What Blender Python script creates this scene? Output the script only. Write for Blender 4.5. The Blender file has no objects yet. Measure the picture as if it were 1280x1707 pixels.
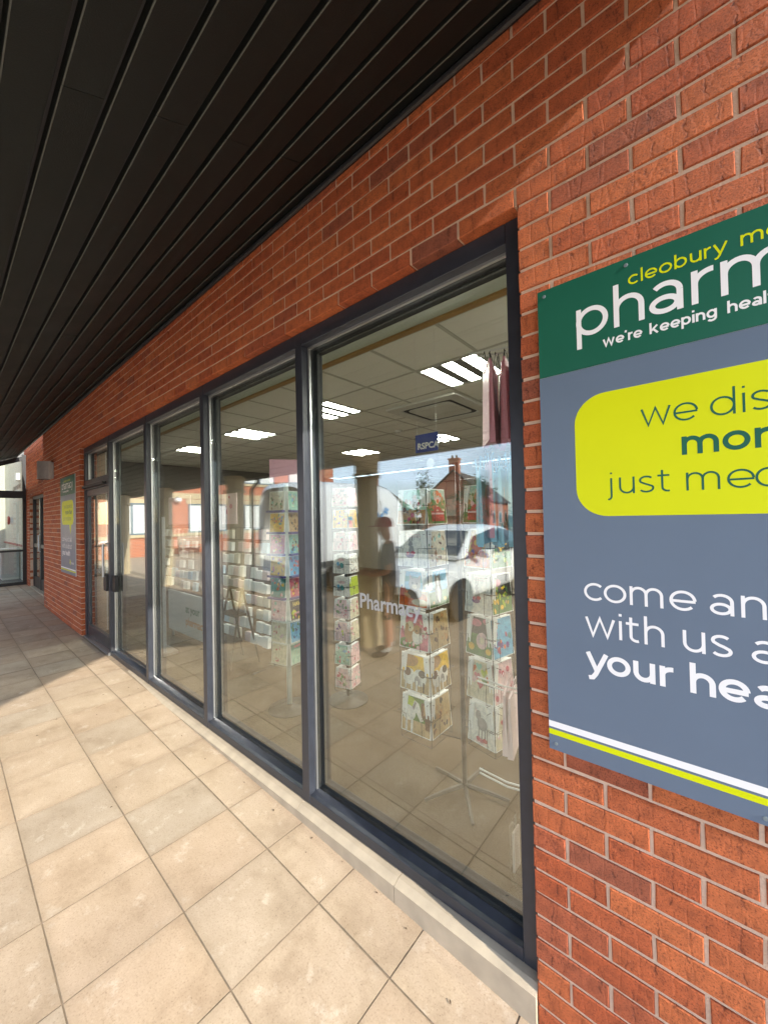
import bpy, math, random
from mathutils import Vector, Matrix
random.seed(7)
R = math.radians
S = bpy.context.scene
C = S.collection

# ------------------------------------------------------------------ camera
cam = bpy.data.cameras.new('camera'); camo = bpy.data.objects.new('camera', cam); C.objects.link(camo)
cam.sensor_fit = 'VERTICAL'; cam.sensor_height = 24.0; cam.lens = 639.35 / 1707 * 24.0
cam.clip_start = 0.02; cam.clip_end = 3000
def cam_basis(yaw, pitch, roll):
    fwd = Vector((-math.sin(yaw)*math.cos(pitch), math.cos(yaw)*math.cos(pitch), math.sin(pitch)))
    r = Vector((math.cos(yaw), math.sin(yaw), 0)); up = r.cross(fwd)
    return r*math.cos(roll)+up*math.sin(roll), up*math.cos(roll)-r*math.sin(roll), fwd
cr, cu, cf = cam_basis(R(40.6846), R(0.8055), R(-1.2145))
camo.matrix_world = Matrix(((cr.x, cu.x, -cf.x, 0), (cr.y, cu.y, -cf.y, -1.305), (cr.z, cu.z, -cf.z, 1.7), (0, 0, 0, 1)))
S.camera = camo

# ------------------------------------------------------------------ sky, sun, exposure
SUN = Vector((1.0, -0.085, 0.505)).normalized()          # towards the sun
w = bpy.data.worlds.new('World'); S.world = w; w.use_nodes = True
nt = w.node_tree
sky = nt.nodes.new('ShaderNodeTexSky'); sky.sky_type = 'NISHITA'; sky.sun_disc = False
sky.sun_elevation = math.asin(SUN.z); sky.sun_rotation = math.atan2(SUN.x, SUN.y)
sky.air_density = 1.0; sky.dust_density = .7; sky.ozone_density = 1.4
bg = nt.nodes['Background']; bg.inputs[1].default_value = 0.15
tc = nt.nodes.new('ShaderNodeTexCoord'); cmap = nt.nodes.new('ShaderNodeMapping'); cmap.inputs['Scale'].default_value = (1.2, 1.2, 4.5)
cn = nt.nodes.new('ShaderNodeTexNoise'); cn.inputs['Scale'].default_value = 1.6; cn.inputs['Detail'].default_value = 9; cn.inputs['Roughness'].default_value = .58
nt.links.new(tc.outputs['Generated'], cmap.inputs['Vector']); nt.links.new(cmap.outputs[0], cn.inputs['Vector'])
cl_ = nt.nodes.new('ShaderNodeMapRange'); cl_.inputs['From Min'].default_value = .40; cl_.inputs['From Max'].default_value = .72; cl_.inputs['To Min'].default_value = .12; cl_.inputs['To Max'].default_value = .75
nt.links.new(cn.outputs['Fac'], cl_.inputs['Value'])
cm_ = nt.nodes.new('ShaderNodeMix'); cm_.data_type = 'RGBA'; cm_.inputs['B'].default_value = (10.0, 11.6, 14.8, 1)      # thin bright cloud over the blue
nt.links.new(cl_.outputs['Result'], cm_.inputs['Factor']); nt.links.new(sky.outputs[0], cm_.inputs['A']); nt.links.new(cm_.outputs['Result'], bg.inputs[0])
sl = bpy.data.lights.new('sun', 'SUN'); sl.energy = 3.9; sl.angle = R(0.53); sl.color = (1.0, 0.93, 0.82)
slo = bpy.data.objects.new('sun', sl); C.objects.link(slo)
slo.rotation_euler = SUN.to_track_quat('Z', 'Y').to_euler(); slo.location = (20, -4, 12)
S.view_settings.view_transform = 'Standard'; S.view_settings.look = 'None'
S.view_settings.exposure = 1.12; S.view_settings.gamma = 1.0
S.render.engine = 'CYCLES'; S.cycles.use_denoising = True
S.cycles.max_bounces = 8; S.cycles.diffuse_bounces = 4; S.cycles.glossy_bounces = 4
S.cycles.use_adaptive_sampling = True; S.cycles.adaptive_threshold = .025
S.cycles.transparent_max_bounces = 24; S.cycles.caustics_reflective = True; S.cycles.caustics_refractive = False
S.cycles.sample_clamp_indirect = 6.0

# ------------------------------------------------------------------ material helpers
MATS = {}
def node_mat(name):
    m = bpy.data.materials.new(name); m.use_nodes = True
    return m, m.node_tree.nodes, m.node_tree.links, m.node_tree.nodes['Principled BSDF']
def lin(h):
    h = h.lstrip('#'); v = [int(h[i:i+2], 16)/255 for i in (0, 2, 4)]
    return tuple(c/12.92 if c <= .04045 else ((c+.055)/1.055)**2.4 for c in v)
def mat(name, col, rough=.5, metal=0., var=.12, scale=6., bump=0., bscale=60., spec=.5, emit=0., wear=None):
    if name in MATS: return MATS[name]
    m, n, l, b = node_mat(name)
    b.inputs['Roughness'].default_value = rough; b.inputs['Metallic'].default_value = metal
    b.inputs['Specular IOR Level'].default_value = spec
    g = n.new('ShaderNodeNewGeometry')
    t = n.new('ShaderNodeTexNoise'); t.inputs['Scale'].default_value = scale; t.inputs['Detail'].default_value = 5
    l.new(g.outputs['Position'], t.inputs['Vector'])
    mx = n.new('ShaderNodeMix'); mx.data_type = 'RGBA'
    mx.inputs['A'].default_value = (*[c*(1-var) for c in col], 1); mx.inputs['B'].default_value = (*[min(1, c*(1+var)) for c in col], 1)
    l.new(t.outputs['Fac'], mx.inputs['Factor']); l.new(mx.outputs['Result'], b.inputs['Base Color'])
    rr = n.new('ShaderNodeMapRange'); rr.inputs['To Min'].default_value = max(0, rough-.08); rr.inputs['To Max'].default_value = min(1, rough+.1)
    l.new(t.outputs['Fac'], rr.inputs['Value']); l.new(rr.outputs['Result'], b.inputs['Roughness'])
    if bump:
        t2 = n.new('ShaderNodeTexNoise'); t2.inputs['Scale'].default_value = bscale; t2.inputs['Detail'].default_value = 6
        l.new(g.outputs['Position'], t2.inputs['Vector'])
        bp = n.new('ShaderNodeBump'); bp.inputs['Strength'].default_value = bump; bp.inputs['Distance'].default_value = .01
        l.new(t2.outputs['Fac'], bp.inputs['Height']); l.new(bp.outputs['Normal'], b.inputs['Normal'])
    if emit:
        b.inputs['Emission Color'].default_value = (1, .95, .86, 1); b.inputs['Emission Strength'].default_value = emit
    MATS[name] = m
    return m
def ramp(n, stops):
    r = n.new('ShaderNodeValToRGB'); e = r.color_ramp.elements
    e[0].position, e[0].color = stops[0][0], (*stops[0][1], 1); e[1].position, e[1].color = stops[-1][0], (*stops[-1][1], 1)
    for p_, c in stops[1:-1]:
        x = e.new(p_); x.color = (*c, 1)
    return r
def piece_rand(n, l):      # a different value for every separate piece, joined or not
    oi = n.new('ShaderNodeObjectInfo'); g = n.new('ShaderNodeNewGeometry')
    a = n.new('ShaderNodeMath'); a.operation = 'ADD'; l.new(oi.outputs['Random'], a.inputs[0]); l.new(g.outputs['Random Per Island'], a.inputs[1])
    f = n.new('ShaderNodeMath'); f.operation = 'FRACT'; l.new(a.outputs[0], f.inputs[0])
    return f.outputs[0], g
def mulc(n, l, a, b_, fac=1.0, mode='MULTIPLY'):
    m = n.new('ShaderNodeMix'); m.data_type = 'RGBA'; m.blend_type = mode; m.inputs['Factor'].default_value = fac
    l.new(a, m.inputs['A']); l.new(b_, m.inputs['B']) if not isinstance(b_, tuple) else setattr(m.inputs['B'], 'default_value', b_)
    return m
def brick_mat():
    m, n, l, b = node_mat('brick_clay')
    rnd, g = piece_rand(n, l)
    rp = ramp(n, [(0, (.40, .088, .030)), (.25, (.47, .120, .040)), (.60, (.52, .145, .048)), (.86, (.43, .102, .036)), (.95, (.37, .098, .044)), (1, (.30, .092, .050))])
    l.new(rnd, rp.inputs[0])
    t = n.new('ShaderNodeTexNoise'); t.inputs['Scale'].default_value = 22; t.inputs['Detail'].default_value = 7; t.inputs['Roughness'].default_value = .7
    l.new(g.outputs['Position'], t.inputs['Vector'])
    r2 = ramp(n, [(.25, (.50, .46, .46)), (.5, (.98, .96, .94)), (.75, (1.3, 1.25, 1.2))]); l.new(t.outputs['Fac'], r2.inputs[0])
    mm = mulc(n, l, rp.outputs[0], r2.outputs[0], .95)
    # white salts and mortar smears
    t3 = n.new('ShaderNodeTexNoise'); t3.inputs['Scale'].default_value = 90; t3.inputs['Detail'].default_value = 3; l.new(g.outputs['Position'], t3.inputs['Vector'])
    r3 = ramp(n, [(.72, (0, 0, 0)), (.80, (1, 1, 1))]); l.new(t3.outputs['Fac'], r3.inputs[0])
    sm = n.new('ShaderNodeMix'); sm.data_type = 'RGBA'; sm.inputs['B'].default_value = (.62, .42, .32, 1)
    sc = n.new('ShaderNodeMath'); sc.operation = 'MULTIPLY'; sc.inputs[1].default_value = .3; l.new(r3.outputs[0], sc.inputs[0])
    l.new(sc.outputs[0], sm.inputs['Factor']); l.new(mm.outputs['Result'], sm.inputs['A']); l.new(sm.outputs['Result'], b.inputs['Base Color'])
    t6 = n.new('ShaderNodeTexNoise'); t6.inputs['Scale'].default_value = 240; t6.inputs['Detail'].default_value = 2; l.new(g.outputs['Position'], t6.inputs['Vector'])
    r6 = ramp(n, [(.34, (.40, .34, .32)), (.46, (1, 1, 1)), (.62, (1, 1, 1)), (.74, (1.45, 1.4, 1.35))]); l.new(t6.outputs['Fac'], r6.inputs[0])
    m6 = mulc(n, l, sm.outputs['Result'], r6.outputs[0], .8); l.new(m6.outputs['Result'], b.inputs['Base Color'])
    # upright fold lines in the clay, two or three to a brick
    sx_ = n.new('ShaderNodeSeparateXYZ'); l.new(g.outputs['Position'], sx_.inputs[0])
    def mth(op, a, b_=None, c=None):
        q = n.new('ShaderNodeMath'); q.operation = op
        for i_, v_ in enumerate((a, b_, c)):
            if v_ is None: continue
            if isinstance(v_, (int, float)): q.inputs[i_].default_value = v_
            else: l.new(v_, q.inputs[i_])
        return q.outputs[0]
    nw = n.new('ShaderNodeTexNoise'); nw.inputs['Scale'].default_value = 28; nw.inputs['Detail'].default_value = 4; l.new(g.outputs['Position'], nw.inputs['Vector'])
    ph = mth('ADD', mth('MULTIPLY_ADD', sx_.outputs['X'], 14.2, mth('MULTIPLY', rnd, 9.0)), mth('MULTIPLY', nw.outputs['Fac'], .55))
    dist = mth('ABSOLUTE', mth('SUBTRACT', mth('FRACT', ph), .5))
    fold = n.new('ShaderNodeMapRange'); fold.inputs['From Min'].default_value = .012; fold.inputs['From Max'].default_value = .05; fold.inputs['To Min'].default_value = 0; fold.inputs['To Max'].default_value = 1; l.new(dist, fold.inputs['Value'])
    keep = n.new('ShaderNodeMapRange'); keep.inputs['From Min'].default_value = .40; keep.inputs['From Max'].default_value = .52; l.new(t.outputs['Fac'], keep.inputs['Value'])
    foldv = mth('MAXIMUM', fold.outputs[0], keep.outputs[0])
    fcol = ramp(n, [(0, (.58, .52, .50)), (1, (1, 1, 1))]); l.new(foldv, fcol.inputs[0])  # darkens the folds, putting crease shade into the colour
    m7 = mulc(n, l, m6.outputs['Result'], fcol.outputs[0], 1.0); l.new(m7.outputs['Result'], b.inputs['Base Color'])
    b.inputs['Roughness'].default_value = .75; b.inputs['Specular IOR Level'].default_value = .4
    # creased, folded faces: upright creases plus grain
    mp = n.new('ShaderNodeMapping'); mp.inputs['Scale'].default_value = (14, 14, 3.0); l.new(g.outputs['Position'], mp.inputs['Vector'])
    v = n.new('ShaderNodeTexVoronoi'); v.feature = 'DISTANCE_TO_EDGE'; v.inputs['Scale'].default_value = 1.3
    nz = n.new('ShaderNodeTexNoise'); nz.inputs['Scale'].default_value = 12; l.new(g.outputs['Position'], nz.inputs['Vector'])
    mpa = n.new('ShaderNodeMix'); mpa.data_type = 'VECTOR'; mpa.inputs['Factor'].default_value = .12
    l.new(mp.outputs[0], mpa.inputs['A']); l.new(nz.outputs['Color'], mpa.inputs['B']); l.new(mpa.outputs['Result'], v.inputs['Vector'])
    cr_ = n.new('ShaderNodeMapRange'); cr_.inputs['From Max'].default_value = .06; l.new(v.outputs['Distance'], cr_.inputs['Value'])
    t4 = n.new('ShaderNodeTexNoise'); t4.inputs['Scale'].default_value = 170; t4.inputs['Detail'].default_value = 8; t4.inputs['Roughness'].default_value = .75; l.new(g.outputs['Position'], t4.inputs['Vector'])
    ad = n.new('ShaderNodeMath'); ad.operation = 'MULTIPLY_ADD'; ad.inputs[1].default_value = .25; l.new(cr_.outputs[0], ad.inputs[0]); l.new(t4.outputs['Fac'], ad.inputs[2])
    ad3 = n.new('ShaderNodeMath'); ad3.operation = 'MULTIPLY_ADD'; ad3.inputs[1].default_value = .45; l.new(foldv, ad3.inputs[0]); l.new(ad.outputs[0], ad3.inputs[2])
    ad2 = n.new('ShaderNodeMath'); ad2.operation = 'MULTIPLY_ADD'; ad2.inputs[1].default_value = .7; l.new(t.outputs['Fac'], ad2.inputs[0]); l.new(ad3.outputs[0], ad2.inputs[2])
    bp = n.new('ShaderNodeBump'); bp.inputs['Strength'].default_value = .9; bp.inputs['Distance'].default_value = .005
    l.new(ad2.outputs[0], bp.inputs['Height']); l.new(bp.outputs['Normal'], b.inputs['Normal'])
    return m
def slab_mat(name='paving_stone', tint=(1, 1, 1)):
    m, n, l, b = node_mat(name)
    rnd, g = piece_rand(n, l)
    rp = ramp(n, [(0, (.40, .305, .212)), (.35, (.455, .355, .255)), (.7, (.43, .318, .218)), (.9, (.385, .31, .23)), (1, (.475, .385, .285))]); l.new(rnd, rp.inputs[0])
    sh = n.new('ShaderNodeVectorMath'); sh.operation = 'MULTIPLY_ADD'; sh.inputs[1].default_value = (9, 7, 5); l.new(rnd, sh.inputs[0]); l.new(g.outputs['Position'], sh.inputs[2])
    t = n.new('ShaderNodeTexNoise'); t.inputs['Scale'].default_value = 4.2; t.inputs['Detail'].default_value = 9; t.inputs['Roughness'].default_value = .66; l.new(sh.outputs[0], t.inputs['Vector'])
    r2 = ramp(n, [(.27, (.66, .62, .57)), (.46, (.95, .94, .92)), (.56, (1.0, 1.0, 1.0)), (.74, (1.16, 1.17, 1.2))]); l.new(t.outputs['Fac'], r2.inputs[0])
    mm = mulc(n, l, rp.outputs[0], r2.outputs[0], .85)
    t2 = n.new('ShaderNodeTexNoise'); t2.inputs['Scale'].default_value = 9; t2.inputs['Detail'].default_value = 10; t2.inputs['Roughness'].default_value = .7; l.new(sh.outputs[0], t2.inputs['Vector'])
    r3 = ramp(n, [(.57, (0, 0, 0)), (.72, (1, 1, 1))]); l.new(t2.outputs['Fac'], r3.inputs[0])
    f = n.new('ShaderNodeMath'); f.operation = 'MULTIPLY'; f.inputs[1].default_value = .5; l.new(r3.outputs[0], f.inputs[0])
    mx = n.new('ShaderNodeMix'); mx.data_type = 'RGBA'; mx.inputs['B'].default_value = (.66, .58, .48, 1)
    l.new(f.outputs[0], mx.inputs['Factor']); l.new(mm.outputs['Result'], mx.inputs['A'])
    t5 = n.new('ShaderNodeTexNoise'); t5.inputs['Scale'].default_value = 160; t5.inputs['Detail'].default_value = 3; l.new(g.outputs['Position'], t5.inputs['Vector'])
    r5 = ramp(n, [(.28, (.62, .58, .54)), (.40, (.95, .94, .93)), (.62, (1.04, 1.04, 1.04)), (.75, (1.15, 1.15, 1.15))]); l.new(t5.outputs['Fac'], r5.inputs[0])
    m5 = mulc(n, l, mx.outputs['Result'], r5.outputs[0], .8)
    if name == 'paving_stone':      # dirt held along the edges of each slab
        tc_ = n.new('ShaderNodeTexCoord'); ab = n.new('ShaderNodeVectorMath'); ab.operation = 'ABSOLUTE'; l.new(tc_.outputs['Object'], ab.inputs[0]); se = n.new('ShaderNodeSeparateXYZ'); l.new(ab.outputs[0], se.inputs[0])
        mxm = n.new('ShaderNodeMath'); mxm.operation = 'MAXIMUM'; l.new(se.outputs['X'], mxm.inputs[0]); l.new(se.outputs['Y'], mxm.inputs[1])
        wob = n.new('ShaderNodeMath'); wob.operation = 'MULTIPLY_ADD'; wob.inputs[1].default_value = .11; l.new(t2.outputs['Fac'], wob.inputs[0]); l.new(mxm.outputs[0], wob.inputs[2])
        eg = n.new('ShaderNodeMapRange'); eg.inputs['From Min'].default_value = .215; eg.inputs['From Max'].default_value = .265; eg.inputs['To Min'].default_value = 0; eg.inputs['To Max'].default_value = .42; l.new(wob.outputs[0], eg.inputs['Value'])
        m8 = n.new('ShaderNodeMix'); m8.data_type = 'RGBA'; m8.inputs['B'].default_value = (.27, .20, .13, 1); l.new(eg.outputs[0], m8.inputs['Factor']); l.new(m5.outputs['Result'], m8.inputs['A']); m5 = m8
    l.new(m5.outputs['Result'], b.inputs['Base Color'])
    b.inputs['Roughness'].default_value = .72; b.inputs['Specular IOR Level'].default_value = .35
    mp = n.new('ShaderNodeMapping'); mp.inputs['Rotation'].default_value = (0, 0, .5); mp.inputs['Scale'].default_value = (5, 22, 5); l.new(g.outputs['Position'], mp.inputs['Vector'])
    t4 = n.new('ShaderNodeTexNoise'); t4.inputs['Scale'].default_value = 1; t4.inputs['Detail'].default_value = 8; l.new(mp.outputs[0], t4.inputs['Vector'])
    ad = n.new('ShaderNodeMath'); ad.operation = 'MULTIPLY_ADD'; ad.inputs[1].default_value = .25; l.new(t5.outputs['Fac'], ad.inputs[0]); l.new(t4.outputs['Fac'], ad.inputs[2])
    bp = n.new('ShaderNodeBump'); bp.inputs['Strength'].default_value = .5; bp.inputs['Distance'].default_value = .006
    l.new(ad.outputs[0], bp.inputs['Height']); l.new(bp.outputs['Normal'], b.inputs['Normal'])
    return m
def glass_mat(name, f0, tint):
    m = bpy.data.materials.new(name); m.use_nodes = True; n, l = m.node_tree.nodes, m.node_tree.links
    n.remove(n['Principled BSDF'])
    g = n.new('ShaderNodeNewGeometry'); d = n.new('ShaderNodeVectorMath'); d.operation = 'DOT_PRODUCT'
    l.new(g.outputs['Normal'], d.inputs[0]); l.new(g.outputs['Incoming'], d.inputs[1])
    a = n.new('ShaderNodeMath'); a.operation = 'ABSOLUTE'; l.new(d.outputs['Value'], a.inputs[0])
    o = n.new('ShaderNodeMath'); o.operation = 'SUBTRACT'; o.inputs[0].default_value = 1; l.new(a.outputs[0], o.inputs[1])
    pw = n.new('ShaderNodeMath'); pw.operation = 'POWER'; pw.inputs[1].default_value = 4.2; l.new(o.outputs[0], pw.inputs[0])
    fr = n.new('ShaderNodeMath'); fr.operation = 'MULTIPLY_ADD'; fr.inputs[1].default_value = 1-f0; fr.inputs[2].default_value = f0; l.new(pw.outputs[0], fr.inputs[0])
    tr = n.new('ShaderNodeBsdfTransparent'); tr.inputs[0].default_value = (*tint, 1)
    gl = n.new('ShaderNodeBsdfGlossy'); gl.inputs['Roughness'].default_value = .0; gl.inputs[0].default_value = (.97, 1, .98, 1)
    ms = n.new('ShaderNodeMixShader'); l.new(fr.outputs[0], ms.inputs[0]); l.new(tr.outputs[0], ms.inputs[1]); l.new(gl.outputs[0], ms.inputs[2])
    l.new(ms.outputs[0], n['Material Output'].inputs[0])
    return m
def print_mat():
    m, n, l, b = node_mat('printed_ink')
    a = n.new('ShaderNodeVertexColor'); a.layer_name = 'Col'
    g = n.new('ShaderNodeNewGeometry'); t = n.new('ShaderNodeTexNoise'); t.inputs['Scale'].default_value = 45; t.inputs['Detail'].default_value = 4; l.new(g.outputs['Position'], t.inputs['Vector'])
    t.inputs['Detail'].default_value = 8; t.inputs['Roughness'].default_value = .7
    r2 = ramp(n, [(.30, (.42, .45, .52)), (.5, (.95, .93, .90)), (.70, (1.35, 1.25, 1.15))]); l.new(t.outputs['Fac'], r2.inputs[0])
    mm = mulc(n, l, a.outputs['Color'], r2.outputs[0], .9); l.new(mm.outputs['Result'], b.inputs['Base Color'])
    b.inputs['Roughness'].default_value = .35
    return m
BRICK = brick_mat(); SLAB = slab_mat(); PRINT = print_mat()
GLASS = glass_mat('coated_double_glazing', .14, (.93, .97, .94)); CLEAR = glass_mat('clear_acrylic', .05, (.97, .98, .98)); CARGLASS = glass_mat('vehicle_glass', .06, (.35, .42, .40))
MORTAR = mat('mortar', (.67, .48, .345), .9, var=.2, scale=14, bump=.5, bscale=180)
FRAME = mat('grey_powder_coat', (.028, .032, .043), .34, var=.35, scale=22, bump=.05, bscale=300)
BEAD = mat('aluminium_bead', (.45, .46, .46), .3, metal=.8, var=.1)
GASKET = mat('black_rubber', (.012, .012, .012), .6)
SILL = mat('concrete', (.44, .365, .265), .85, var=.3, scale=11, bump=.15, bscale=240)
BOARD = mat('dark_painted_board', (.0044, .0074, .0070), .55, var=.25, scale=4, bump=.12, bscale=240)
EDGE = mat('pale_board_edge', (.075, .08, .068), .6, var=.5, scale=30)  # paler chamfer beside the groove of each soffit board
BLACK = mat('black_metal', (.016, .017, .02), .4)
WHITE = mat('white_paint', (.78, .78, .76), .45, var=.03)
STONE = mat('cast_stone', (.50, .40, .25), .8, var=.14, scale=7, bump=.25, bscale=120)

# ------------------------------------------------------------------ mesh helpers
class MB:
    def __init__(s): s.v = []; s.f = []; s.c = []; s.col = None; s.mi = []; s.m = 0
    def add(s, vs, fs):
        o = len(s.v); s.v += [tuple(v) for v in vs]
        for f in fs: s.f.append([o+i for i in f]); s.c.append(s.col or (1, 1, 1)); s.mi.append(s.m)
        return s
    def box(s, x0, x1, y0, y1, z0, z1):
        if x0 > x1: x0, x1 = x1, x0
        if y0 > y1: y0, y1 = y1, y0
        if z0 > z1: z0, z1 = z1, z0
        return s.add([(x0,y0,z0),(x1,y0,z0),(x1,y1,z0),(x0,y1,z0),(x0,y0,z1),(x1,y0,z1),(x1,y1,z1),(x0,y1,z1)],
                     [(0,3,2,1),(4,5,6,7),(0,1,5,4),(1,2,6,5),(2,3,7,6),(3,0,4,7)])
    def poly(s, pts): return s.add(pts, [list(range(len(pts)))])
    def prism(s, pts, d):       # pts: closed 3d outline, d: extrusion vector
        n = len(pts); a = [Vector(p) for p in pts]; b = [p+Vector(d) for p in a]
        return s.add(a+b, [list(range(n))[::-1], list(range(n, 2*n))]+[(i, (i+1)%n, n+(i+1)%n, n+i) for i in range(n)])
    def tube(s, path, r, n=6, cap=True):
        P = [Vector(p) for p in path]; rs = r if isinstance(r, (list, tuple)) else [r]*len(P); rings = []
        for i, p in enumerate(P):
            t = (P[min(i+1, len(P)-1)]-P[max(i-1, 0)]).normalized()
            a = t.orthogonal().normalized() if abs(t.z) > .95 or i == -1 else t.cross(Vector((0, 0, 1))).normalized()
            if abs(t.z) > .95: a = Vector((1, 0, 0))-t*t.x; a.normalize()
            b = t.cross(a)
            rings.append([p+(a*math.cos(2*math.pi*k/n)+b*math.sin(2*math.pi*k/n))*rs[i] for k in range(n)])
        vs = [v for q in rings for v in q]; fs = []
        for i in range(len(P)-1):
            for k in range(n): fs.append((i*n+k, i*n+(k+1)%n, (i+1)*n+(k+1)%n, (i+1)*n+k))
        if cap: fs += [list(range(n))[::-1], [len(vs)-n+k for k in range(n)]]
        return s.add(vs, fs)
    def lathe(s, prof, c=(0, 0, 0), n=16, rot=0.):
        vs = []; fs = []
        for r_, z in prof:
            for k in range(n):
                a = rot+2*math.pi*k/n; vs.append((c[0]+r_*math.cos(a), c[1]+r_*math.sin(a), c[2]+z))
        for i in range(len(prof)-1):
            for k in range(n): fs.append((i*n+k, i*n+(k+1)%n, (i+1)*n+(k+1)%n, (i+1)*n+k))
        fs += [list(range(n))[::-1], [len(vs)-n+k for k in range(n)]]
        return s.add(vs, fs)
    def mesh(s, name, mats, smooth=False):
        me = bpy.data.meshes.new(name); me.from_pydata(s.v, [], s.f)
        for m in (mats if isinstance(mats, (list, tuple)) else [mats]): me.materials.append(m)
        me.polygons.foreach_set('material_index', s.mi)
        if s.col is not None:
            at = me.color_attributes.new('Col', 'FLOAT_COLOR', 'CORNER'); d = []
            for p_ in me.polygons: d += [*s.c[p_.index], 1.0]*p_.loop_total
            at.data.foreach_set('color', d)
        if smooth: me.polygons.foreach_set('use_smooth', [True]*len(me.polygons))
        me.update(); return me
    def build(s, name, mats, parent=None, smooth=False, **k): return put(name, s.mesh(name, mats, smooth), parent, **k)
def put(name, me, parent=None, loc=(0, 0, 0), rot=(0, 0, 0), kind=None):
    o = bpy.data.objects.new(name, me); C.objects.link(o); o.location = loc; o.rotation_euler = rot; o.parent = parent
    if kind: o['kind'] = kind
    return o
def tag(o, label, cat, group=None):
    o['label'] = label; o['category'] = cat
    if group: o['group'] = group
    return o
def thing(name, label, cat, loc=(0, 0, 0), rz=0., group=None):
    o = bpy.data.objects.new(name, None); C.objects.link(o); o.location = loc; o.rotation_euler = (0, 0, rz); o.empty_display_size = .1
    return tag(o, label, cat, group)
def bevel(o, wd=.004, seg=2):
    b = o.modifiers.new('bevel', 'BEVEL'); b.width = wd; b.segments = seg; b.limit_method = 'ANGLE'; b.angle_limit = R(40); return o
def text_mesh(txt, size, name='lettering', extrude=0., offset=0., align='LEFT', sx=1.0):
    cu_ = bpy.data.curves.new('t', 'FONT'); cu_.body = txt; cu_.size = size; cu_.extrude = extrude; cu_.offset = offset; cu_.align_x = align; cu_.resolution_u = 3
    o = bpy.data.objects.new('t', cu_); C.objects.link(o)
    me = bpy.data.meshes.new_from_object(o.evaluated_get(bpy.context.evaluated_depsgraph_get()))
    bpy.data.objects.remove(o); bpy.data.curves.remove(cu_); me.name = name
    if sx != 1.0:
        for v in me.vertices: v.co.x *= sx
    return me
def text(txt, size, m, parent, loc, rot, **k):
    me = text_mesh(txt, size, **k); me.materials.clear(); me.materials.append(m)
    return put('lettering', me, parent, loc, rot)

# ------------------------------------------------------------------ round, even-weight lettering for the signs
def arc(cx, cy, rx, ry, a0, a1, n=18): return [(cx+rx*math.cos(R(a0+(a1-a0)*i/n)), cy+ry*math.sin(R(a0+(a1-a0)*i/n))) for i in range(n+1)]
def glyph(ch, t):
    h = t/2; r = .5-h; o = r+h   # x-height 1, bowl radius to the stroke's middle
    rx = r*1.0; W = 2*(rx+h); ro = r*1.08; asc = 1.42
    L = lambda x, a, b: [(x, a), (x, b)]
    if ch == 'o': return [arc(ro+h, .5, ro, r, 0, 360, 32)], 2*(ro+h)
    if ch == 'c': return [arc(ro+h, .5, ro, r, 45, 315, 28)], 2*(ro+h)*.86
    if ch == 'e': return [arc(ro+h, .5, ro, r, 2, 318, 30), [(h+.02, .47), (2*ro+h*1.4, .47)]], 2*(ro+h)*.97
    if ch == 'l': return [L(h, 0, asc)], t
    if ch == 'i': return [L(h, 0, 1), L(h, 1.24, 1.24+t)], t
    if ch == 'j': return [L(.12, -.12, 1)+[], arc(-.06, -.12, .18, .20, 0, -95, 8), L(.12, 1.24, 1.24+t)], .12+h
    if ch == 'b': return [L(h, 0, asc), arc(h+rx*.97, .5, rx, r, 0, 360, 32)], W
    if ch == 'd': return [L(W-h, 0, asc), arc(rx+h, .5, rx, r, 0, 360, 32)], W
    if ch == 'p': return [L(h, -.40, 1), arc(h+rx*.97, .5, rx, r, 0, 360, 32)], W
    if ch == 'g': return [L(W-h, -.02, 1), arc(rx+h, .5, rx, r, 0, 360, 32), arc(rx+h, -.02, rx, .40-h, 0, -150, 16)], W
    if ch == 'a': return [[(W*.86-h, 0), (W*.86-h, .62)], arc(W*.43, .62, W*.43-h, .38-h, 0, 140, 14), arc(W*.40, .29, W*.40-h, .29-h, 0, 360, 26)], W*.86
    if ch in 'nhm':
        q = .35 if ch != 'm' else .33; st = [L(h, 0, asc if ch == 'h' else 1), arc(h+q, 1-h-q, q, q, 180, 0, 16)+[(h+2*q, 0)]]
        if ch == 'm': st.append(arc(h+3*q, 1-h-q, q, q, 180, 0, 16)+[(h+4*q, 0)]); return st, 4*q+t
        return st, 2*q+t
    if ch == 'u': q = .35; return [[(h, 1), (h, h+q)]+arc(h+q, h+q, q, q, 180, 360, 16)[1:], L(h+2*q, 0, 1)], 2*q+t
    if ch == 'r': return [L(h, 0, 1), arc(h+.40, .58, .40, .42-h, 180, 85, 12)], .40+h
    if ch == 's': return [arc(.38, .735, .36-h, .265-h, 35, 225, 12)[:-1]+[(.30, .53), (.46, .47)]+arc(.38, .265, .38-h, .265-h, 45, -150, 14)[1:]], .76
    if ch == 't': return [[(.22, 1.26), (.22, .30)]+arc(.22+.25, .27, .25, .27-h, 180, 290, 10), [(0, 1-h), (.56, 1-h)]], .60
    if ch == 'w': q = .33; return [[(h, 1), (h+q*.95, 0+h*.4), (h+2*q, 1-h*.3), (h+3.05*q, 0+h*.4), (h+4*q, 1)]], 4*q+t
    if ch == 'y': return [[(h, 1), (h+.42, .03)], [(h+.88, 1), (h+.36, -.14), (h+.22, -.34), (h+.02, -.38)]], .88+t
    if ch == 'k': return [L(h, 0, asc), [(h+.76, 1), (h, .33)], [(h+.28, .58), (h+.80, 0)]], .80+t
    if ch == "'": return [[(h+.02, 1.40), (h-.05, 1.12)]], t
    if ch == ' ': return [], .34
    return [arc(rx+h, .5, rx, r, 0, 360, 24)], W
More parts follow.
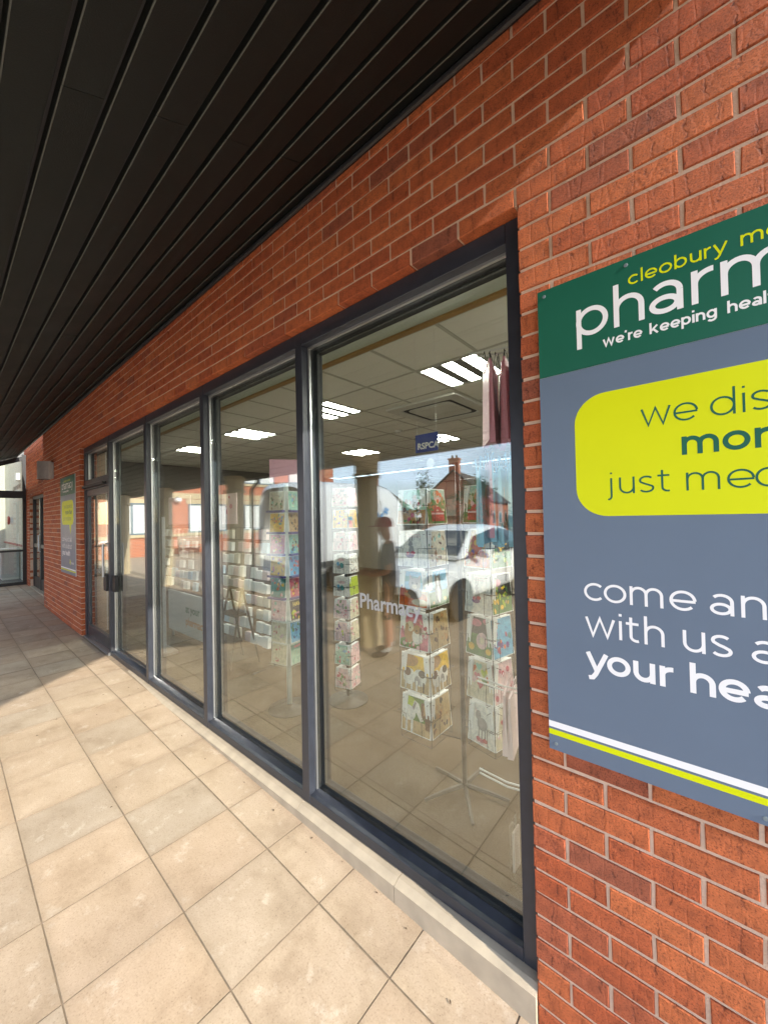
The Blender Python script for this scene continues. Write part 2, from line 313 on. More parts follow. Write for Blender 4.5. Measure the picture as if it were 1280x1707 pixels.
def stroke_text(mb, txt, x, z, xh, t, y, gap=.17, sx=1.0, at=None):
    """flat letters in the x-z plane facing -y"""
    for ci, ch in enumerate(txt):
        if at and ci in at: x = at[ci]
        st, adv = glyph(ch, t); k = 0
        for path in st:
            P = [Vector((a*sx, b)) for a, b in path]; closed = (P[0]-P[-1]).length < 1e-4
            if closed: P = P[:-1]
            n = len(P); A = []; B = []
            for i in range(n):
                p0 = P[(i-1) % n] if (closed or i > 0) else P[i]; p1 = P[(i+1) % n] if (closed or i < n-1) else P[i]
                d0 = (P[i]-p0); d1 = (p1-P[i]); d0 = d0.normalized() if d0.length else d1.normalized(); d1 = d1.normalized() if d1.length else d0
                tg = (d0+d1).normalized(); nn = Vector((-tg.y, tg.x)); c = max(.45, tg.dot(d0)); A.append(P[i]+nn*t/2/c); B.append(P[i]-nn*t/2/c)
            yy = y-.00003*k; k += 1
            vs = [(x+q.x*xh, yy, z+q.y*xh) for q in A+B]
            fs = [(i, n+i, n+(i+1) % n, (i+1) % n) for i in range(n if closed else n-1)]
            mb.add(vs, fs)
        x += (adv*sx+gap)*xh
    return x
def text_width(txt, xh, t, gap=.17, sx=1.0): return sum((glyph(c, t)[1]*sx+gap)*xh for c in txt)-gap*xh

# ================================================================== SETTING
SL = .43                                            # fall of the canopy soffit away from the wall
ZF = [(-40, .2), (-14, .2), (-9.6, .165), (-6.5, .13), (-4.2, .10), (-3, .072), (-1.8, .045), (-.5, -.015), (1, -.03), (40, -.03)]
def zf(x):
    for (a, za), (b, zb) in zip(ZF, ZF[1:]):
        if a <= x <= b: return za+(zb-za)*(x-a)/(b-a)
    return 0.
g = MB(); g.poly([(-900, -900, -.12), (900, -900, -.12), (900, 900, -.12), (-900, 900, -.12)])
g.build('ground', mat('asphalt', (.06, .06, .062), .9, var=.25, scale=2, bump=.4, bscale=90), kind='structure')
g = MB(); g.poly([(-22, -60, -.04), (25, -60, -.04), (25, -2.36, -.04), (-22, -2.36, -.04)])
g.build('forecourt', slab_mat('forecourt_paving'), kind='structure')

# pavement: base sheet and single slabs
pav = bpy.data.objects.new('pavement', None); C.objects.link(pav); pav['kind'] = 'structure'
b = MB(); xs = [z[0] for z in ZF[1:-1]]+[4.0]
for a, c in zip(xs, xs[1:]):
    za, zc = zf(a)-.004, zf(c)-.004
    b.add([(a, -2.42, za), (c, -2.42, zc), (c, .5, zc), (a, .5, za), (a, -2.42, -.3), (c, -2.42, -.3)], [(0, 1, 2, 3), (4, 5, 1, 0)])
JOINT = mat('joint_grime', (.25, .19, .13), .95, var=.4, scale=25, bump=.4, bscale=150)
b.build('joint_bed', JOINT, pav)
def slab_mesh(wx, wy):
    m = MB(); c = .0012; x, y = wx/2, wy/2
    m.add([(-x, -y, -.03), (x, -y, -.03), (x, y, -.03), (-x, y, -.03), (-x, -y, -.0012), (x, -y, -.0012), (x, y, -.0012), (-x, y, -.0012),
           (-x+c, -y+c, 0), (x-c, -y+c, 0), (x-c, y-c, 0), (-x+c, y-c, 0)],
          [(8, 9, 10, 11)]+[(i, (i+1) % 4, 4+(i+1) % 4, 4+i) for i in range(4)]+[(4+i, 4+(i+1) % 4, 8+(i+1) % 4, 8+i) for i in range(4)])
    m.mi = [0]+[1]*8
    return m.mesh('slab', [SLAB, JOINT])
rows = [(-.229, .0+.0)]+[(-.229-.4*(k+1), -.229-.4*k) for k in range(5)]
rest = []
cols = [-1.348+.4*k for k in range(-31, 9)]
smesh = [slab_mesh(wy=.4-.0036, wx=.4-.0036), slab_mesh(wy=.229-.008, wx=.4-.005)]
cells = []
for ri, (y0, y1) in enumerate(rows):
    for x0 in cols:
        xc, yc = x0+.2, (y0+y1)/2
        near = (xc**2+(yc+1.3)**2)
        cells.append((near, ri, xc, yc))
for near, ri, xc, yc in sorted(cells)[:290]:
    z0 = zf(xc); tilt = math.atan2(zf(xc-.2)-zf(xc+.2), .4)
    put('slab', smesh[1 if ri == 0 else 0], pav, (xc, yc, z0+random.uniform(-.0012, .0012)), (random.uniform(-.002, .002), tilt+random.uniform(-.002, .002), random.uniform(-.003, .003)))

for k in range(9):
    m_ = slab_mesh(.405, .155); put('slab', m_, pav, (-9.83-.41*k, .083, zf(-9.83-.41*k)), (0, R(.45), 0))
# ------------------------------------------------------------------ brick wall
wall = thing('brick_wall', 'long red-orange stretcher bond brick wall around the shop windows', 'wall')
HEAD = 2.765
WX0, WX1 = -6.735, -.49            # window opening
def solid(x0, x1, z0, z1): return not (x0 > WX0-.01 and x1 < WX1+.01 and z1 < HEAD+.02)
mb = MB()
T = .0085
MY = .0050
mb.box(-9.595, WX0-.006, MY, .30, -.3, 3.75); mb.box(WX1+.006, 6.0, MY, .30, -.3, 3.75); mb.box(WX0-.006, WX1+.006, MY, .30, HEAD+.004, 3.75)
mb.build('mortar', MORTAR, wall)
def brick_shape(mb, x0, x1, z0, z1, y=0., dep=.06, j=0.003, rnd=random):
    c = .0025; q = lambda: rnd.uniform(-j*.5, j*.5)
    a = [(x0+q(), z0+q()), (x1+q(), z0+q()), (x1+q(), z1+q()), (x0+q(), z1+q())]
    ins = [(a[0][0]+c, a[0][1]+c), (a[1][0]-c, a[1][1]+c), (a[2][0]-c, a[2][1]-c), (a[3][0]+c, a[3][1]-c)]
    yy = [y+rnd.uniform(-.0015, .0008) for _ in range(4)]
    vs = [(p_[0], y+dep, p_[1]) for p_ in a]+[(p_[0], y+.0028, p_[1]) for p_ in a]+[(p_[0], yy[i], p_[1]) for i, p_ in enumerate(ins)]
    mb.add(vs, [(8, 9, 10, 11)]+[(i, (i+1) % 4, 4+(i+1) % 4, 4+i) for i in range(4)]+[(4+i, 4+(i+1) % 4, 8+(i+1) % 4, 8+i) for i in range(4)])
Z0, JT = .05925, .010
full = []
for v in range(6):
    q = MB(); brick_shape(q, -.1075, .1075, -.0325, .0325); full.append(q.mesh('brick', BRICK))
half = []
for v in range(4):
    q = MB(); brick_shape(q, -.051, .051, -.0325, .0325); half.append(q.mesh('brick', BRICK))
def courses(zmin, zmax, xa, xb):
    out = []
    k = math.floor((zmin-Z0)/.075)
    while Z0+.075*k < zmax:
        zz = Z0+.075*k+JT/2; off = -.495 if k % 2 == 0 else -.3825
        i = math.floor((xa-off)/.225)-1
        while off+.225*i < xb:
            out.append((off+.225*i+JT/2, off+.225*(i+1)-JT/2, zz, zz+.065)); i += 1
        k += 1
    return out
pieces = []
for x0, x1, z0, z1 in courses(-.2, 3.7, -9.6, 5.5):
    if z1 > HEAD+.02:                       # above the head: runs through
        a, c = max(x0, -9.6), x1
        if c-a > .03: pieces.append((a, c, z0, z1))
    else:
        for lo, hi in ((-9.6, WX0), (WX1, 99)):
            a, c = max(x0, lo+.001), min(x1, hi-.001)
            if c-a > .03: pieces.append((a, c, z0, z1))
def shows(p_):          # distance measure and whether the picture can show it at all
    xc, zc = (p_[0]+p_[1])/2, (p_[2]+p_[3])/2; d = Vector((xc, 1.305, zc-1.7)); f = d.dot(cf)
    if f < .2: return None
    u_, v_ = d.dot(cr)/f, d.dot(cu)/f
    inside = abs(u_) < 1.06 and abs(v_) < 1.40 and zc < 3.44 and not (-.40 < xc < .1 and .98 < zc < 2.39)
    return (0 if inside else 1, d.length)
ranked = sorted(pieces, key=lambda p_: shows(p_) or (2, abs(p_[0])))
rest = MB()
for n_, p_ in enumerate(ranked):
    wdt = p_[1]-p_[0]
    if n_ < 298 and (abs(wdt-.215) < .004 or abs(wdt-.1025) < .012):
        me = random.choice(full if wdt > .15 else half)
        o = put('brick', me, wall, ((p_[0]+p_[1])/2, random.uniform(-.0012, .0004), (p_[2]+p_[3])/2), (random.uniform(-.008, .008), random.uniform(-.005, .005), random.uniform(-.008, .008)))
        if wdt < .15: o.scale.x = wdt/.102
    else: brick_shape(rest, *p_)
# return faces of the opening
for zc in [Z0+.075*k+.0375 for k in range(-2, 36)]:
    for xx, s_ in ((WX1, 1), (WX0, -1)):
        rest.box(xx+s_*.0015, xx+s_*.03, .065, .16, zc-.0325, zc+.0325)
rest.build('bricks_beyond', BRICK, wall, kind='stuff')

# far, set-back length of wall with the side door
wall2 = thing('brick_wall', 'set-back stretch of brick wall with a dark side door, far end of walkway', 'wall')
mb = MB(); DY = .17; DX0, DX1 = -12.75, -10.75
mb.box(-9.62, -10.75, DY+.008, .45, -.2, 3.75); mb.box(-12.75, -13.6, DY+.008, .45, -.2, 3.75); mb.box(DX1, DX0, DY+.008, .45, 2.42, 3.75); mb.build('mortar', MORTAR, wall2)
rest = MB()
for x0, x1, z0, z1 in courses(0, 3.7, -13.6, -9.62):
    a, c = max(x0, -13.6), min(x1, -9.62)
    if z1 < 2.42:
        for lo, hi in ((-13.6, DX0), (DX1, -9.62)):
            a2, c2 = max(a, lo), min(c, hi)
            if c2-a2 > .03: brick_shape(rest, a2, c2, z0, z1, DY)
    elif c-a > .03: brick_shape(rest, a, c, z0, z1, DY)
rest.build('bricks', BRICK, wall2, kind='stuff')
sd = thing('side_door', 'narrow dark grey glazed side door set in the far brick wall', 'door', (DX0, DY, .18))
m = MB(); m.box(.0, .08, .06, .14, 0, 2.24); m.box(1.92, 2.0, .06, .14, 0, 2.24); m.box(.08, 1.92, .06, .14, 2.14, 2.24); m.box(.96, 1.04, .06, .14, .02, 2.14); m.build('frame', BLACK, sd)
m = MB(); m.box(.08, .96, .07, .13, .02, .26); m.box(.08, .96, .07, .13, .98, 1.06); m.box(1.04, 1.92, .07, .13, .02, .26); m.box(1.04, 1.92, .07, .13, .98, 1.06); m.build('rail', BLACK, sd)
for xa, xb in ((.08, .96), (1.04, 1.92)):
    m = MB(); m.box(xa, xb, .09, .11, .26, .98); m.box(xa, xb, .09, .11, 1.06, 2.14); m.build('pane', GLASS, sd)
m = MB(); m.tube([(1.10, .05, .9), (1.10, .02, .92), (1.10, .02, 1.28), (1.10, .05, 1.3)], .012, 8); m.build('handle', BEAD, sd)
m = MB(); m.box(-.02, 2.02, -.01, .2, -.02, .02); m.build('threshold', SILL, sd)
m = MB(); m.box(-.02, 2.02, .0, .2, 2.24, 2.25); m.build('lintel', BEAD, sd)

# concrete sill under the shop front
sl_ = MB(); xs = [-.49, -1.1, -1.8, -3, -4.2, -5.4, -6.0]
for a, c in zip(xs, xs[1:]):
    a2, c2 = a-.0015, c+.0015
    sl_.add([(a2, -.012, -.2), (c2, -.012, -.2), (c2, -.012, .088), (a2, -.012, .088), (a2, .02, .104), (c2, .02, .104), (c2, .2, .108), (a2, .2, .108), (a2, .2, -.2), (c2, .2, -.2)],
             [(0, 3, 2, 1), (3, 4, 5, 2), (4, 7, 6, 5), (0, 8, 7, 4, 3), (1, 2, 5, 6, 9), (7, 8, 9, 6)])
tag(sl_.build('concrete_sill', SILL), 'low pale concrete sill running under the grey shop front', 'sill')

# ------------------------------------------------------------------ shop front
front = thing('storefront', 'tall grey aluminium storefront with five glazed bays and a door', 'storefront')
FY0, FY1, GY = .045, .098, .10
ZB, ZT = .109, 2.762
mulls = [-1.781, -3.02, -4.285, -5.545]; HW = .031
def fbox(name, x0, x1, z0, z1, y0=FY0, y1=FY1, mt=FRAME):
    m = MB(); m.box(x0, x1, y0, y1, z0, z1); return bevel(m.build(name, mt, front), .003)
fbox('jamb', -.492, -.552, ZB, ZT, y1=.17); fbox('jamb', WX0+.002, WX0+.06, ZB, ZT, y1=.17)
for x in mulls: fbox('mullion', x-HW, x+HW, ZB+.001, ZT-.001, FY0-.002, FY1)
edges = [-.552]+mulls+[WX0+.06]
for i in range(5):
    xr = edges[i]-(HW if i else 0); xl = edges[i+1]+(HW if i < 4 else 0)
    fbox('head_rail', xl, xr, 2.685, ZT, FY0, FY1)
    if i < 4: fbox('bottom_rail', xl, xr, ZB, .158)
    m = MB()   # sloped glazing step behind the bottom rail
    m.add([(xl, FY1-.03, .158), (xr, FY1-.03, .158), (xr, GY, .172), (xl, GY, .172), (xl, GY, .15), (xr, GY, .15)], [(0, 1, 2, 3), (3, 2, 5, 4)]); 
    if i < 4: m.build('glazing_step', FRAME, front)
    m = MB(); zlo = .172 if i < 4 else .2
    e = .012
    m.box(xl, xl+e, FY1-.012, FY1+.001, zlo, 2.685); m.box(xr-e, xr, FY1-.012, FY1+.001, zlo, 2.685); m.box(xl+e, xr-e, FY1-.012, FY1+.001, 2.673, 2.685)
    m.build('glazing_bead', BEAD, front)
    m = MB(); e2 = .03
    m.box(xl-.02, xl+e2, .13, .168, .1, 2.72); m.box(xr-e2, xr+.02, .13, .168, .1, 2.72); m.box(xl+e2, xr-e2, .13, .168, 2.655, 2.72); m.box(xl+e2, xr-e2, .13, .168, .1, .2)
    m.build('inner_frame', GASKET, front)
    m = MB()
    if i < 4: m.box(xl-.005, xr+.005, GY+.001, GY+.025, .16, 2.69)
    else: m.box(xl-.005, xr+.005, GY+.001, GY+.025, 2.30, 2.69)
    pn = m.build('pane', GLASS, front)
# door leaf in the far bay
xl, xr = edges[5], edges[4]-HW
m = MB(); m.box(xl, xr, FY0, .15, 2.17, 2.30); bevel(m.build('door_header', FRAME, front))
m = MB(); m.box(xl+.05, xr-.05, FY0-.045, FY0-.002, 2.185, 2.215); m.build('door_sensor', GASKET, front)
m = MB(); m.box(xl+.004, xl+.07, .06, .115, .15, 2.165); m.box(xr-.07, xr-.004, .06, .115, .15, 2.165); m.box(xl+.07, xr-.07, .06, .115, .15, .30); m.box(xl+.07, xr-.07, .06, .115, 2.08, 2.165)
dl = bevel(m.build('door_leaf', FRAME, front))
m = MB(); m.box(xl+.07, xr-.07, .08, .104, .30, 2.08); m.build('pane', GLASS, dl)
m = MB(); m.tube([(xr-.04, .06, 1.05), (xr-.04, .0, 1.05), (xr-.04, .0, 1.45), (xr-.04, .06, 1.45)], .013, 8); m.build('handle', BEAD, dl)
m = MB(); m.box(xr-.115, xr+.0, .018, .062, .88, 1.08); bevel(m.build('lock_box', GASKET, dl))
m = MB(); m.box(xr-.085, xr-.01, .0585, .0595, 1.36, 1.56); m.build('notice', WHITE, dl)
m = MB(); m.box(-5.50, -5.39, .06, .099, .88, 1.07); bevel(m.build('lock_box', GASKET, front))
m = MB(); m.box(xl-.02, xr+.05, .02, .17, .105, .148); m.build('threshold', BEAD, front)
# white vinyl word on the near pane
vin = text('Pharmacy', .105, mat('white_vinyl', (.44, .45, .45), .6, var=.03), front, (-1.385, GY-.0015, 1.245), (R(90), R(0), 0), offset=.002, sx=.93)
vin.name = 'window_lettering'

# ------------------------------------------------------------------ canopy
can = thing('canopy', 'dark lean-to walkway canopy with boarded soffit and grey gutter', 'canopy')
XE, XW = .50, -14.4
ca = math.atan(SL)
def soff(y): return 3.43+SL*y
m = MB(); m.add([(XW, .0, 3.455), (XE, .0, 3.455), (XE, -2.34, soff(-2.34)+.025), (XW, -2.34, soff(-2.34)+.025), (XW, .0, 3.62), (XE, .0, 3.62), (XE, -2.34, soff(-2.34)+.17), (XW, -2.34, soff(-2.34)+.17)],
                [(0, 1, 2, 3), (4, 7, 6, 5), (0, 4, 5, 1), (1, 5, 6, 2), (2, 6, 7, 3), (3, 7, 4, 0)])
m.build('roof', mat('roof_slate', (.05, .052, .06), .7, var=.3), can)
bw = .125/math.cos(ca)
y = -.002; k = 0
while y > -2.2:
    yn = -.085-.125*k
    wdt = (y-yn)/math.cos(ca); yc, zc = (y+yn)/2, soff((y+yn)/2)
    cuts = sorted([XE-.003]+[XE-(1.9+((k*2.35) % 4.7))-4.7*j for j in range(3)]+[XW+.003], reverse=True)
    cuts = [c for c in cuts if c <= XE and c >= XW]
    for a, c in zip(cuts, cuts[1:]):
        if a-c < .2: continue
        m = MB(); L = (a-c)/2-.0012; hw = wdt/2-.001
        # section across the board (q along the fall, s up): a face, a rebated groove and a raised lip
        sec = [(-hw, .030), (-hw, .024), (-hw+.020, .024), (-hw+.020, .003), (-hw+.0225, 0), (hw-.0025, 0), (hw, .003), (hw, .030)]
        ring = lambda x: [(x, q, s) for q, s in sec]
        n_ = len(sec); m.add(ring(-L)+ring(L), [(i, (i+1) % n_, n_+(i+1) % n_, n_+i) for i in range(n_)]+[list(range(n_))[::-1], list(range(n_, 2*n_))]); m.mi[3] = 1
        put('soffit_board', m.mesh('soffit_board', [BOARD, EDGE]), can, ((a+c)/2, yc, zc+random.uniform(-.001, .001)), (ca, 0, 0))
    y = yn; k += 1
ye = y
m = MB(); m.tube([(XW, -.012, 3.405), (XE, -.012, 3.405)], .014, 8); m.build('wall_trim', BLACK, can)
m = MB(); m.box(XW, XE, ye-.05, ye-.02, soff(ye)-.01, soff(ye)+.17); m.build('fascia', BLACK, can)
gz = soff(ye)+.0; prof = [(ye-.055, gz+.11), (ye-.055, gz+.02), (ye-.08, gz-.015), (ye-.14, gz-.015), (ye-.17, gz+.02), (ye-.17, gz+.11), (ye-.163, gz+.11), (ye-.163, gz+.022), (ye-.138, gz-.008), (ye-.082, gz-.008), (ye-.062, gz+.022), (ye-.062, gz+.11)]
m = MB(); m.prism([(XW, a, c) for a, c in prof], (XE-XW, 0, 0)); m.build('gutter', mat('gutter_grey', (.22, .22, .22), .35, var=.1), can)
m = MB(); m.box(XE+.001, XE+.022, -2.34, -1.17, 2.2, 2.2); 
m = MB(); m.prism([(XE+.002, .0, 3.40), (XE+.002, -2.34, soff(-2.34)-.03), (XE+.002, -2.34, soff(-2.34)+.18), (XE+.002, .0, 3.63)], (.022, 0, 0)); m.build('barge_board', BLACK, can)
dp = MB(); dp.tube([(-6.35, ye-.11, gz), (-6.35, ye-.11, gz-.08), (-6.42, -2.24, gz-.22), (-6.42, -2.24, -.03)], .034, 10); dp.build('downpipe', BLACK, can, smooth=True)

# stone columns, octagonal, in drums
drum = None
def column(x, lab):
    zb = zf(x); top = soff(-2.08)-.02
    t = thing('stone_column', lab, 'column', (x, -2.08, zb), 0, 'stone columns along the walkway')
    hh = top-zb; n_ = 5; cap = .30; bh = (hh-cap-.02)/n_
    for i in range(n_):
        m = MB(); r0 = .152; m.lathe([(r0-.006, i*bh+.002), (r0, i*bh+.008), (r0, (i+1)*bh-.008), (r0-.006, (i+1)*bh-.002)], n=8, rot=R(22.5+6)); m.build('stone_block', STONE, t)
    m = MB(); m.lathe([(.155, hh-cap-.02), (.185, hh-cap), (.185, hh-cap+.04), (.16, hh-cap+.055), (.165, hh-.09), (.185, hh-.06), (.185, hh)], n=8, rot=R(28.5)); m.build('capital', STONE, t)
    m = MB(); m.lathe([(.146, 0), (.146, hh-.05)], n=8, rot=R(28.5)); m.build('core', MORTAR, t)
for x, lab in ((-3.38, 'pale stone walkway column nearest the white car, mirrored in the near pane'), (-6.72, 'pale stone walkway column with a black downpipe beside it'),
               (-10.06, 'pale stone walkway column mirrored in front of the bench'), (-13.25, 'pale stone walkway column at the entrance screen')): column(x, lab)

# ================================================================== SIGNS
SG = mat('sign_green', lin('#1a5c48'), .45, var=.10, scale=4, spec=.3); SB = mat('sign_slate_blue', (.118, .160, .222), .40, var=.08, scale=3, spec=.35); SY = mat('sign_lime', (.62, .67, .0), .5, var=.04, spec=.25)
SWH = mat('sign_white', (.80, .80, .80), .5, var=.03, spec=.25); SED = mat('sign_edge', (.75, .75, .73), .4)
SBOLT = mat('screw_steel', (.20, .25, .27), .45, metal=.3)
def pharmacy_sign(x0, label):
    t = thing('wall_sign', label, 'sign', (x0, 0, .94), 0, 'pharmacy wall signs')
    Wd, H = 1.0, 1.49; y = -.012
    m = MB(); m.box(0, Wd, y+.001, -.004, 0, H); bevel(m.build('panel_edge', SED, t), .001, 1)
    m = MB(); m.box(.0008, Wd-.0008, y-.001, y, 0.0008, H-.287); m.build('blue_panel', SB, t)
    m = MB(); m.box(.0008, Wd-.0008, y-.001, y, H-.286, H-.0008); m.build('green_band', SG, t)
    L = lambda: MB()
    def line(txt, x, z, xh, th, mt, yy, gap=.15, at=None):
        at = dict(at or {}); i0 = 0
        for wd_ in txt.split(' '):          # one mesh per word
            if i0 in at: x = at[i0]
            q_ = MB(); x = stroke_text(q_, wd_, x, z, xh, th, yy, gap, .92 if xh < .025 else 1.0, {k_-i0: v_ for k_, v_ in at.items() if i0 <= k_ < i0+len(wd_)}); q_.build('lettering', mt, t)
            x += (.34+gap)*xh; i0 += len(wd_)+1
    yl = y-.00115
    line('cleobury mortimer', .2542, 1.4095, .0270, .175, SY, yl, .17, {1: .285, 4: .3605, 5: .3932, 9: .4907})
    line('pharmacy', .116, 1.300, .0872, .158, SWH, yl, .16, {1: .2164, 2: .302, 3: .394, 4: .452})
    line("we're keeping healthy", .186, 1.2532, .0218, .235, SWH, yl, .12, {6: .3014, 14: .4627})
    # speech bubble with its tail
    bx0, bx1, bz0, bz1, r = .103, .885, .750, 1.118, .085; P = []
    for cx, cz, a0 in ((bx1-r, bz0+r, -90), (bx1-r, bz1-r, 0)): P += [(cx+r*math.cos(R(a0+9*i)), y-.00115, cz+r*math.sin(R(a0+9*i))) for i in range(11)]
    for cx, cz, a0 in ((bx0+r, bz1-r, 90), (bx0+r, bz0+r, 180)): P += [(cx+r*math.cos(R(a0+9*i)), y-.00115, cz+r*math.sin(R(a0+9*i))) for i in range(11)]
    P += [(.62, y-.00115, bz0), (.70, y-.00115, .60), (.75, y-.00115, bz0)]
    bx = MB(); bx.poly(P); bx.build('speech_bubble', SY, t)
    yt = y-.0013
    line('we dispense', .2744, .9998, .0483, .105, SG, yt, .20, {1: .3482, 3: .4235, 4: .4844})
    line('more than', .3637, .9093, .0485, .225, SG, yt, .15, {1: .4452, 2: .504})
    line('just medicine', .192, .8140, .0475, .105, SG, yt, .20, {1: .2174, 3: .3089, 5: .3707, 6: .4514, 7: .5025})
    line('come and talk', .1162, .4945, .0537, .135, SWH, yl, .17, {1: .1696, 2: .2352, 3: .3267, 5: .4102, 6: .4692})
    line('with us about', .1167, .3887, .0552, .135, SWH, yl, .18, {1: .2062, 3: .2674, 5: .353, 8: .4852})
    line('your health', .1156, .2815, .0558, .225, SWH, yl, .13, {1: .1728, 2: .2386, 3: .300, 5: .3652, 6: .422})
    m = MB(); m.box(.0012, Wd-.0012, y-.00115, y-.0009, .073, .092); m.build('white_stripe', SWH, t)
    m = MB(); m.box(.0012, Wd-.0012, y-.00115, y-.0009, .049, .066); m.build('lime_stripe', SY, t)
    m = MB()
    for a in range(4): 
        a_ = R(90*a+20); ax = Vector((math.cos(a_), 0, math.sin(a_))); px = Vector((-ax.z, 0, ax.x)); c = Vector((.66, y-.00115, .19))
        m.poly([c+px*.012+ax*.008, c-px*.012+ax*.008, c-px*.015+ax*.042, c+px*.015+ax*.042])
    m.build('logo_mark', SY, t)
    m = MB(); stroke_text(m, 'numark', .72, .165, .026, .17, y-.00115, .16); m.build('lettering', SWH, t)
    for a, c in ((.022, .022), (.022, H-.022), (Wd-.022, .022), (Wd-.022, H-.022), (.5, .018), (.25, H-.02)):
        m = MB(); m.prism([(a+.0055*math.cos(R(30*i)), y-.001, c+.0055*math.sin(R(30*i))) for i in range(12)][::-1], (0, -.002, 0)); bevel(m.build('screw', SBOLT, t), .001, 2)
    return t
pharmacy_sign(-.425, 'large pharmacy sign, green and slate blue, cropped by the right picture edge')
pharmacy_sign(-7.97, 'far pharmacy sign on the brick pier below the wall lamp')

# wall lamp: half-round metal shade
lamp = thing('wall_lamp', 'grey half-round metal wall lamp on the far brick pier', 'lamp', (-8.72, 0, 2.62))
m = MB(); out = [(.15*math.cos(R(a)), -.03-.17*math.sin(R(a)), 0) for a in range(0, 181, 15)]; inn = [(.140*math.cos(R(a)), -.03-.160*math.sin(R(a)), 0) for a in range(180, -1, -15)]
m.prism([(a, b_, -.14) for a, b_, c in out+inn], (0, 0, .30)); m.build('shade', mat('brushed_metal', (.36, .33, .31), .4, metal=.5, var=.25, scale=14), lamp)
m = MB(); m.box(-.14, .14, -.03, 0, -.13, .15); m.build('back_plate', BEAD, lamp)
m = MB(); m.lathe([(.04, -.09), (.055, -.04), (.055, .06), (.04, .1)], (0, -.08, 0), 12); m.build('bulb_cover', WHITE, lamp)

# ================================================================== ENTRANCE LOBBY AT THE END
lob = thing('entrance_lobby', 'white-walled glazed entrance lobby with black frames, far end of walkway', 'entrance')
X = -13.3
m = MB(); m.box(X-5.2, X-5.0, -2.2, .22, .15, 5.6); m.box(X-5.0, X-.001, .20, .30, .15, 5.0); m.build('wall', mat('cream_wall', (.50, .48, .40), .7, var=.04), lob)  # no roof: top left open so sky and sun brighten the inside
m = MB(); m.box(X-5.2, X+.0, -2.3, .4, .10, .2); m.build('floor', mat('dark_mat_floor', (.07, .07, .075), .8), lob)
for n_, y0, y1 in (('post', .10, .18), ('post', -.86, -.80), ('post', -1.92, -1.84)):
    m = MB(); m.box(X-.04, X+.04, y0, y1, .2, soff(y1)-.02); m.build(n_, BLACK, lob)
for z0, z1 in ((.2, .27), (1.03, 1.08), (2.38, 2.56)):
    for y0, y1 in ((-.80, .10), (-1.84, -.86)):
        m = MB(); m.box(X-.035, X+.035, y0, y1, z0, z1); m.build('rail', BLACK, lob)
for y0, y1 in ((-.80, .10), (-1.84, -.86)):
    m = MB(); m.prism([(X-.035, y0, soff(y0)-.14), (X-.035, y1, soff(y1)-.14), (X-.035, y1, soff(y1)-.03), (X-.035, y0, soff(y0)-.03)], (.07, 0, 0)); m.build('rail', BLACK, lob)
    for z0, z1 in ((.27, 1.03), (1.08, 2.38), (2.56, None)):
        m = MB()
        if z1: m.box(X-.012, X+.012, y0, y1, z0, z1)
        else: m.prism([(X-.012, y0, z0), (X-.012, y1, z0), (X-.012, y1, soff(y1)-.14), (X-.012, y0, soff(y0)-.14)], (.024, 0, 0))
        m.build('pane', GLASS, lob)
for xx in (-13.9, -15.5, -17.2):
    m = MB(); m.box(xx-.03, xx+.03, -2.0, -1.94, .2, 2.6); m.build('post', BLACK, lob)
m = MB(); m.box(-18.3, -13.4, -1.99, -1.95, 2.5, 2.6); m.build('rail', BLACK, lob)
DKT = mat('dark_letter', (.09, .08, .07), .6)
for i, s_ in enumerate(('CLEOBURY MORTIMER', 'MEDICAL CENTRE')):
    text(s_, .17, DKT, lob, (-15.35, .198, 2.74-.24*i), (R(90), 0, 0), align='CENTER', offset=.004)
m = MB(); m.box(-14.9, -14.6, .12, .199, 2.95, 3.15); bevel(m.build('ceiling_sensor', WHITE, lob))
bell = thing('alarm_bell', 'red round alarm bell on the lobby wall above the rail', 'alarm', (-16.4, .19, 1.85))
m = MB(); m.prism([(.13*math.cos(R(20*i)), -.05, .13*math.sin(R(20*i))) for i in range(18)][::-1], (0, -.05, 0)); bevel(m.build('gong', mat('alarm_red', (.35, .02, .02), .35), bell), .02)
m = MB(); m.box(-.1, .1, -.05, .01, -.1, .1); m.build('back_box', WHITE, bell)
hr = MB(); hr.box(-18.2, -13.6, .15, .199, 1.12, 1.16); tag(hr.build('wall_rail', mat('rail_red', (.30, .05, .05), .5)), 'thin red rail along the lobby wall under the alarm bell', 'rail')
rc = thing('radiator_cover', 'pale grey boxed cabinet standing in the lobby behind the glass', 'cabinet', (-15.0, -.02, .2))
m = MB(); m.box(-.3, .3, -.17, .2, .06, .82); bevel(m.build('body', mat('pale_grey', (.55, .57, .58), .5), rc)); m = MB(); m.box(-.32, .32, -.19, .2, .82, .85); m.build('top', WHITE, rc); m = MB(); m.box(-.28, .28, -.14, .2, 0, .06); m.build('plinth', WHITE, rc)
bn = thing('waste_bin', 'tall dark grey waste bin beside the lobby cabinet', 'bin', (-15.9, -.25, .2))
m = MB(); m.lathe([(.16, 0), (.18, .02), (.19, .72), (.18, .74)], n=18); m.build('body', mat('bin_grey', (.16, .16, .17), .4, metal=.3), bn, smooth=True); m = MB(); m.lathe([(.19, .745), (.19, .78), (.13, .86), (.02, .88)], n=18); m.build('lid', BLACK, bn, smooth=True)

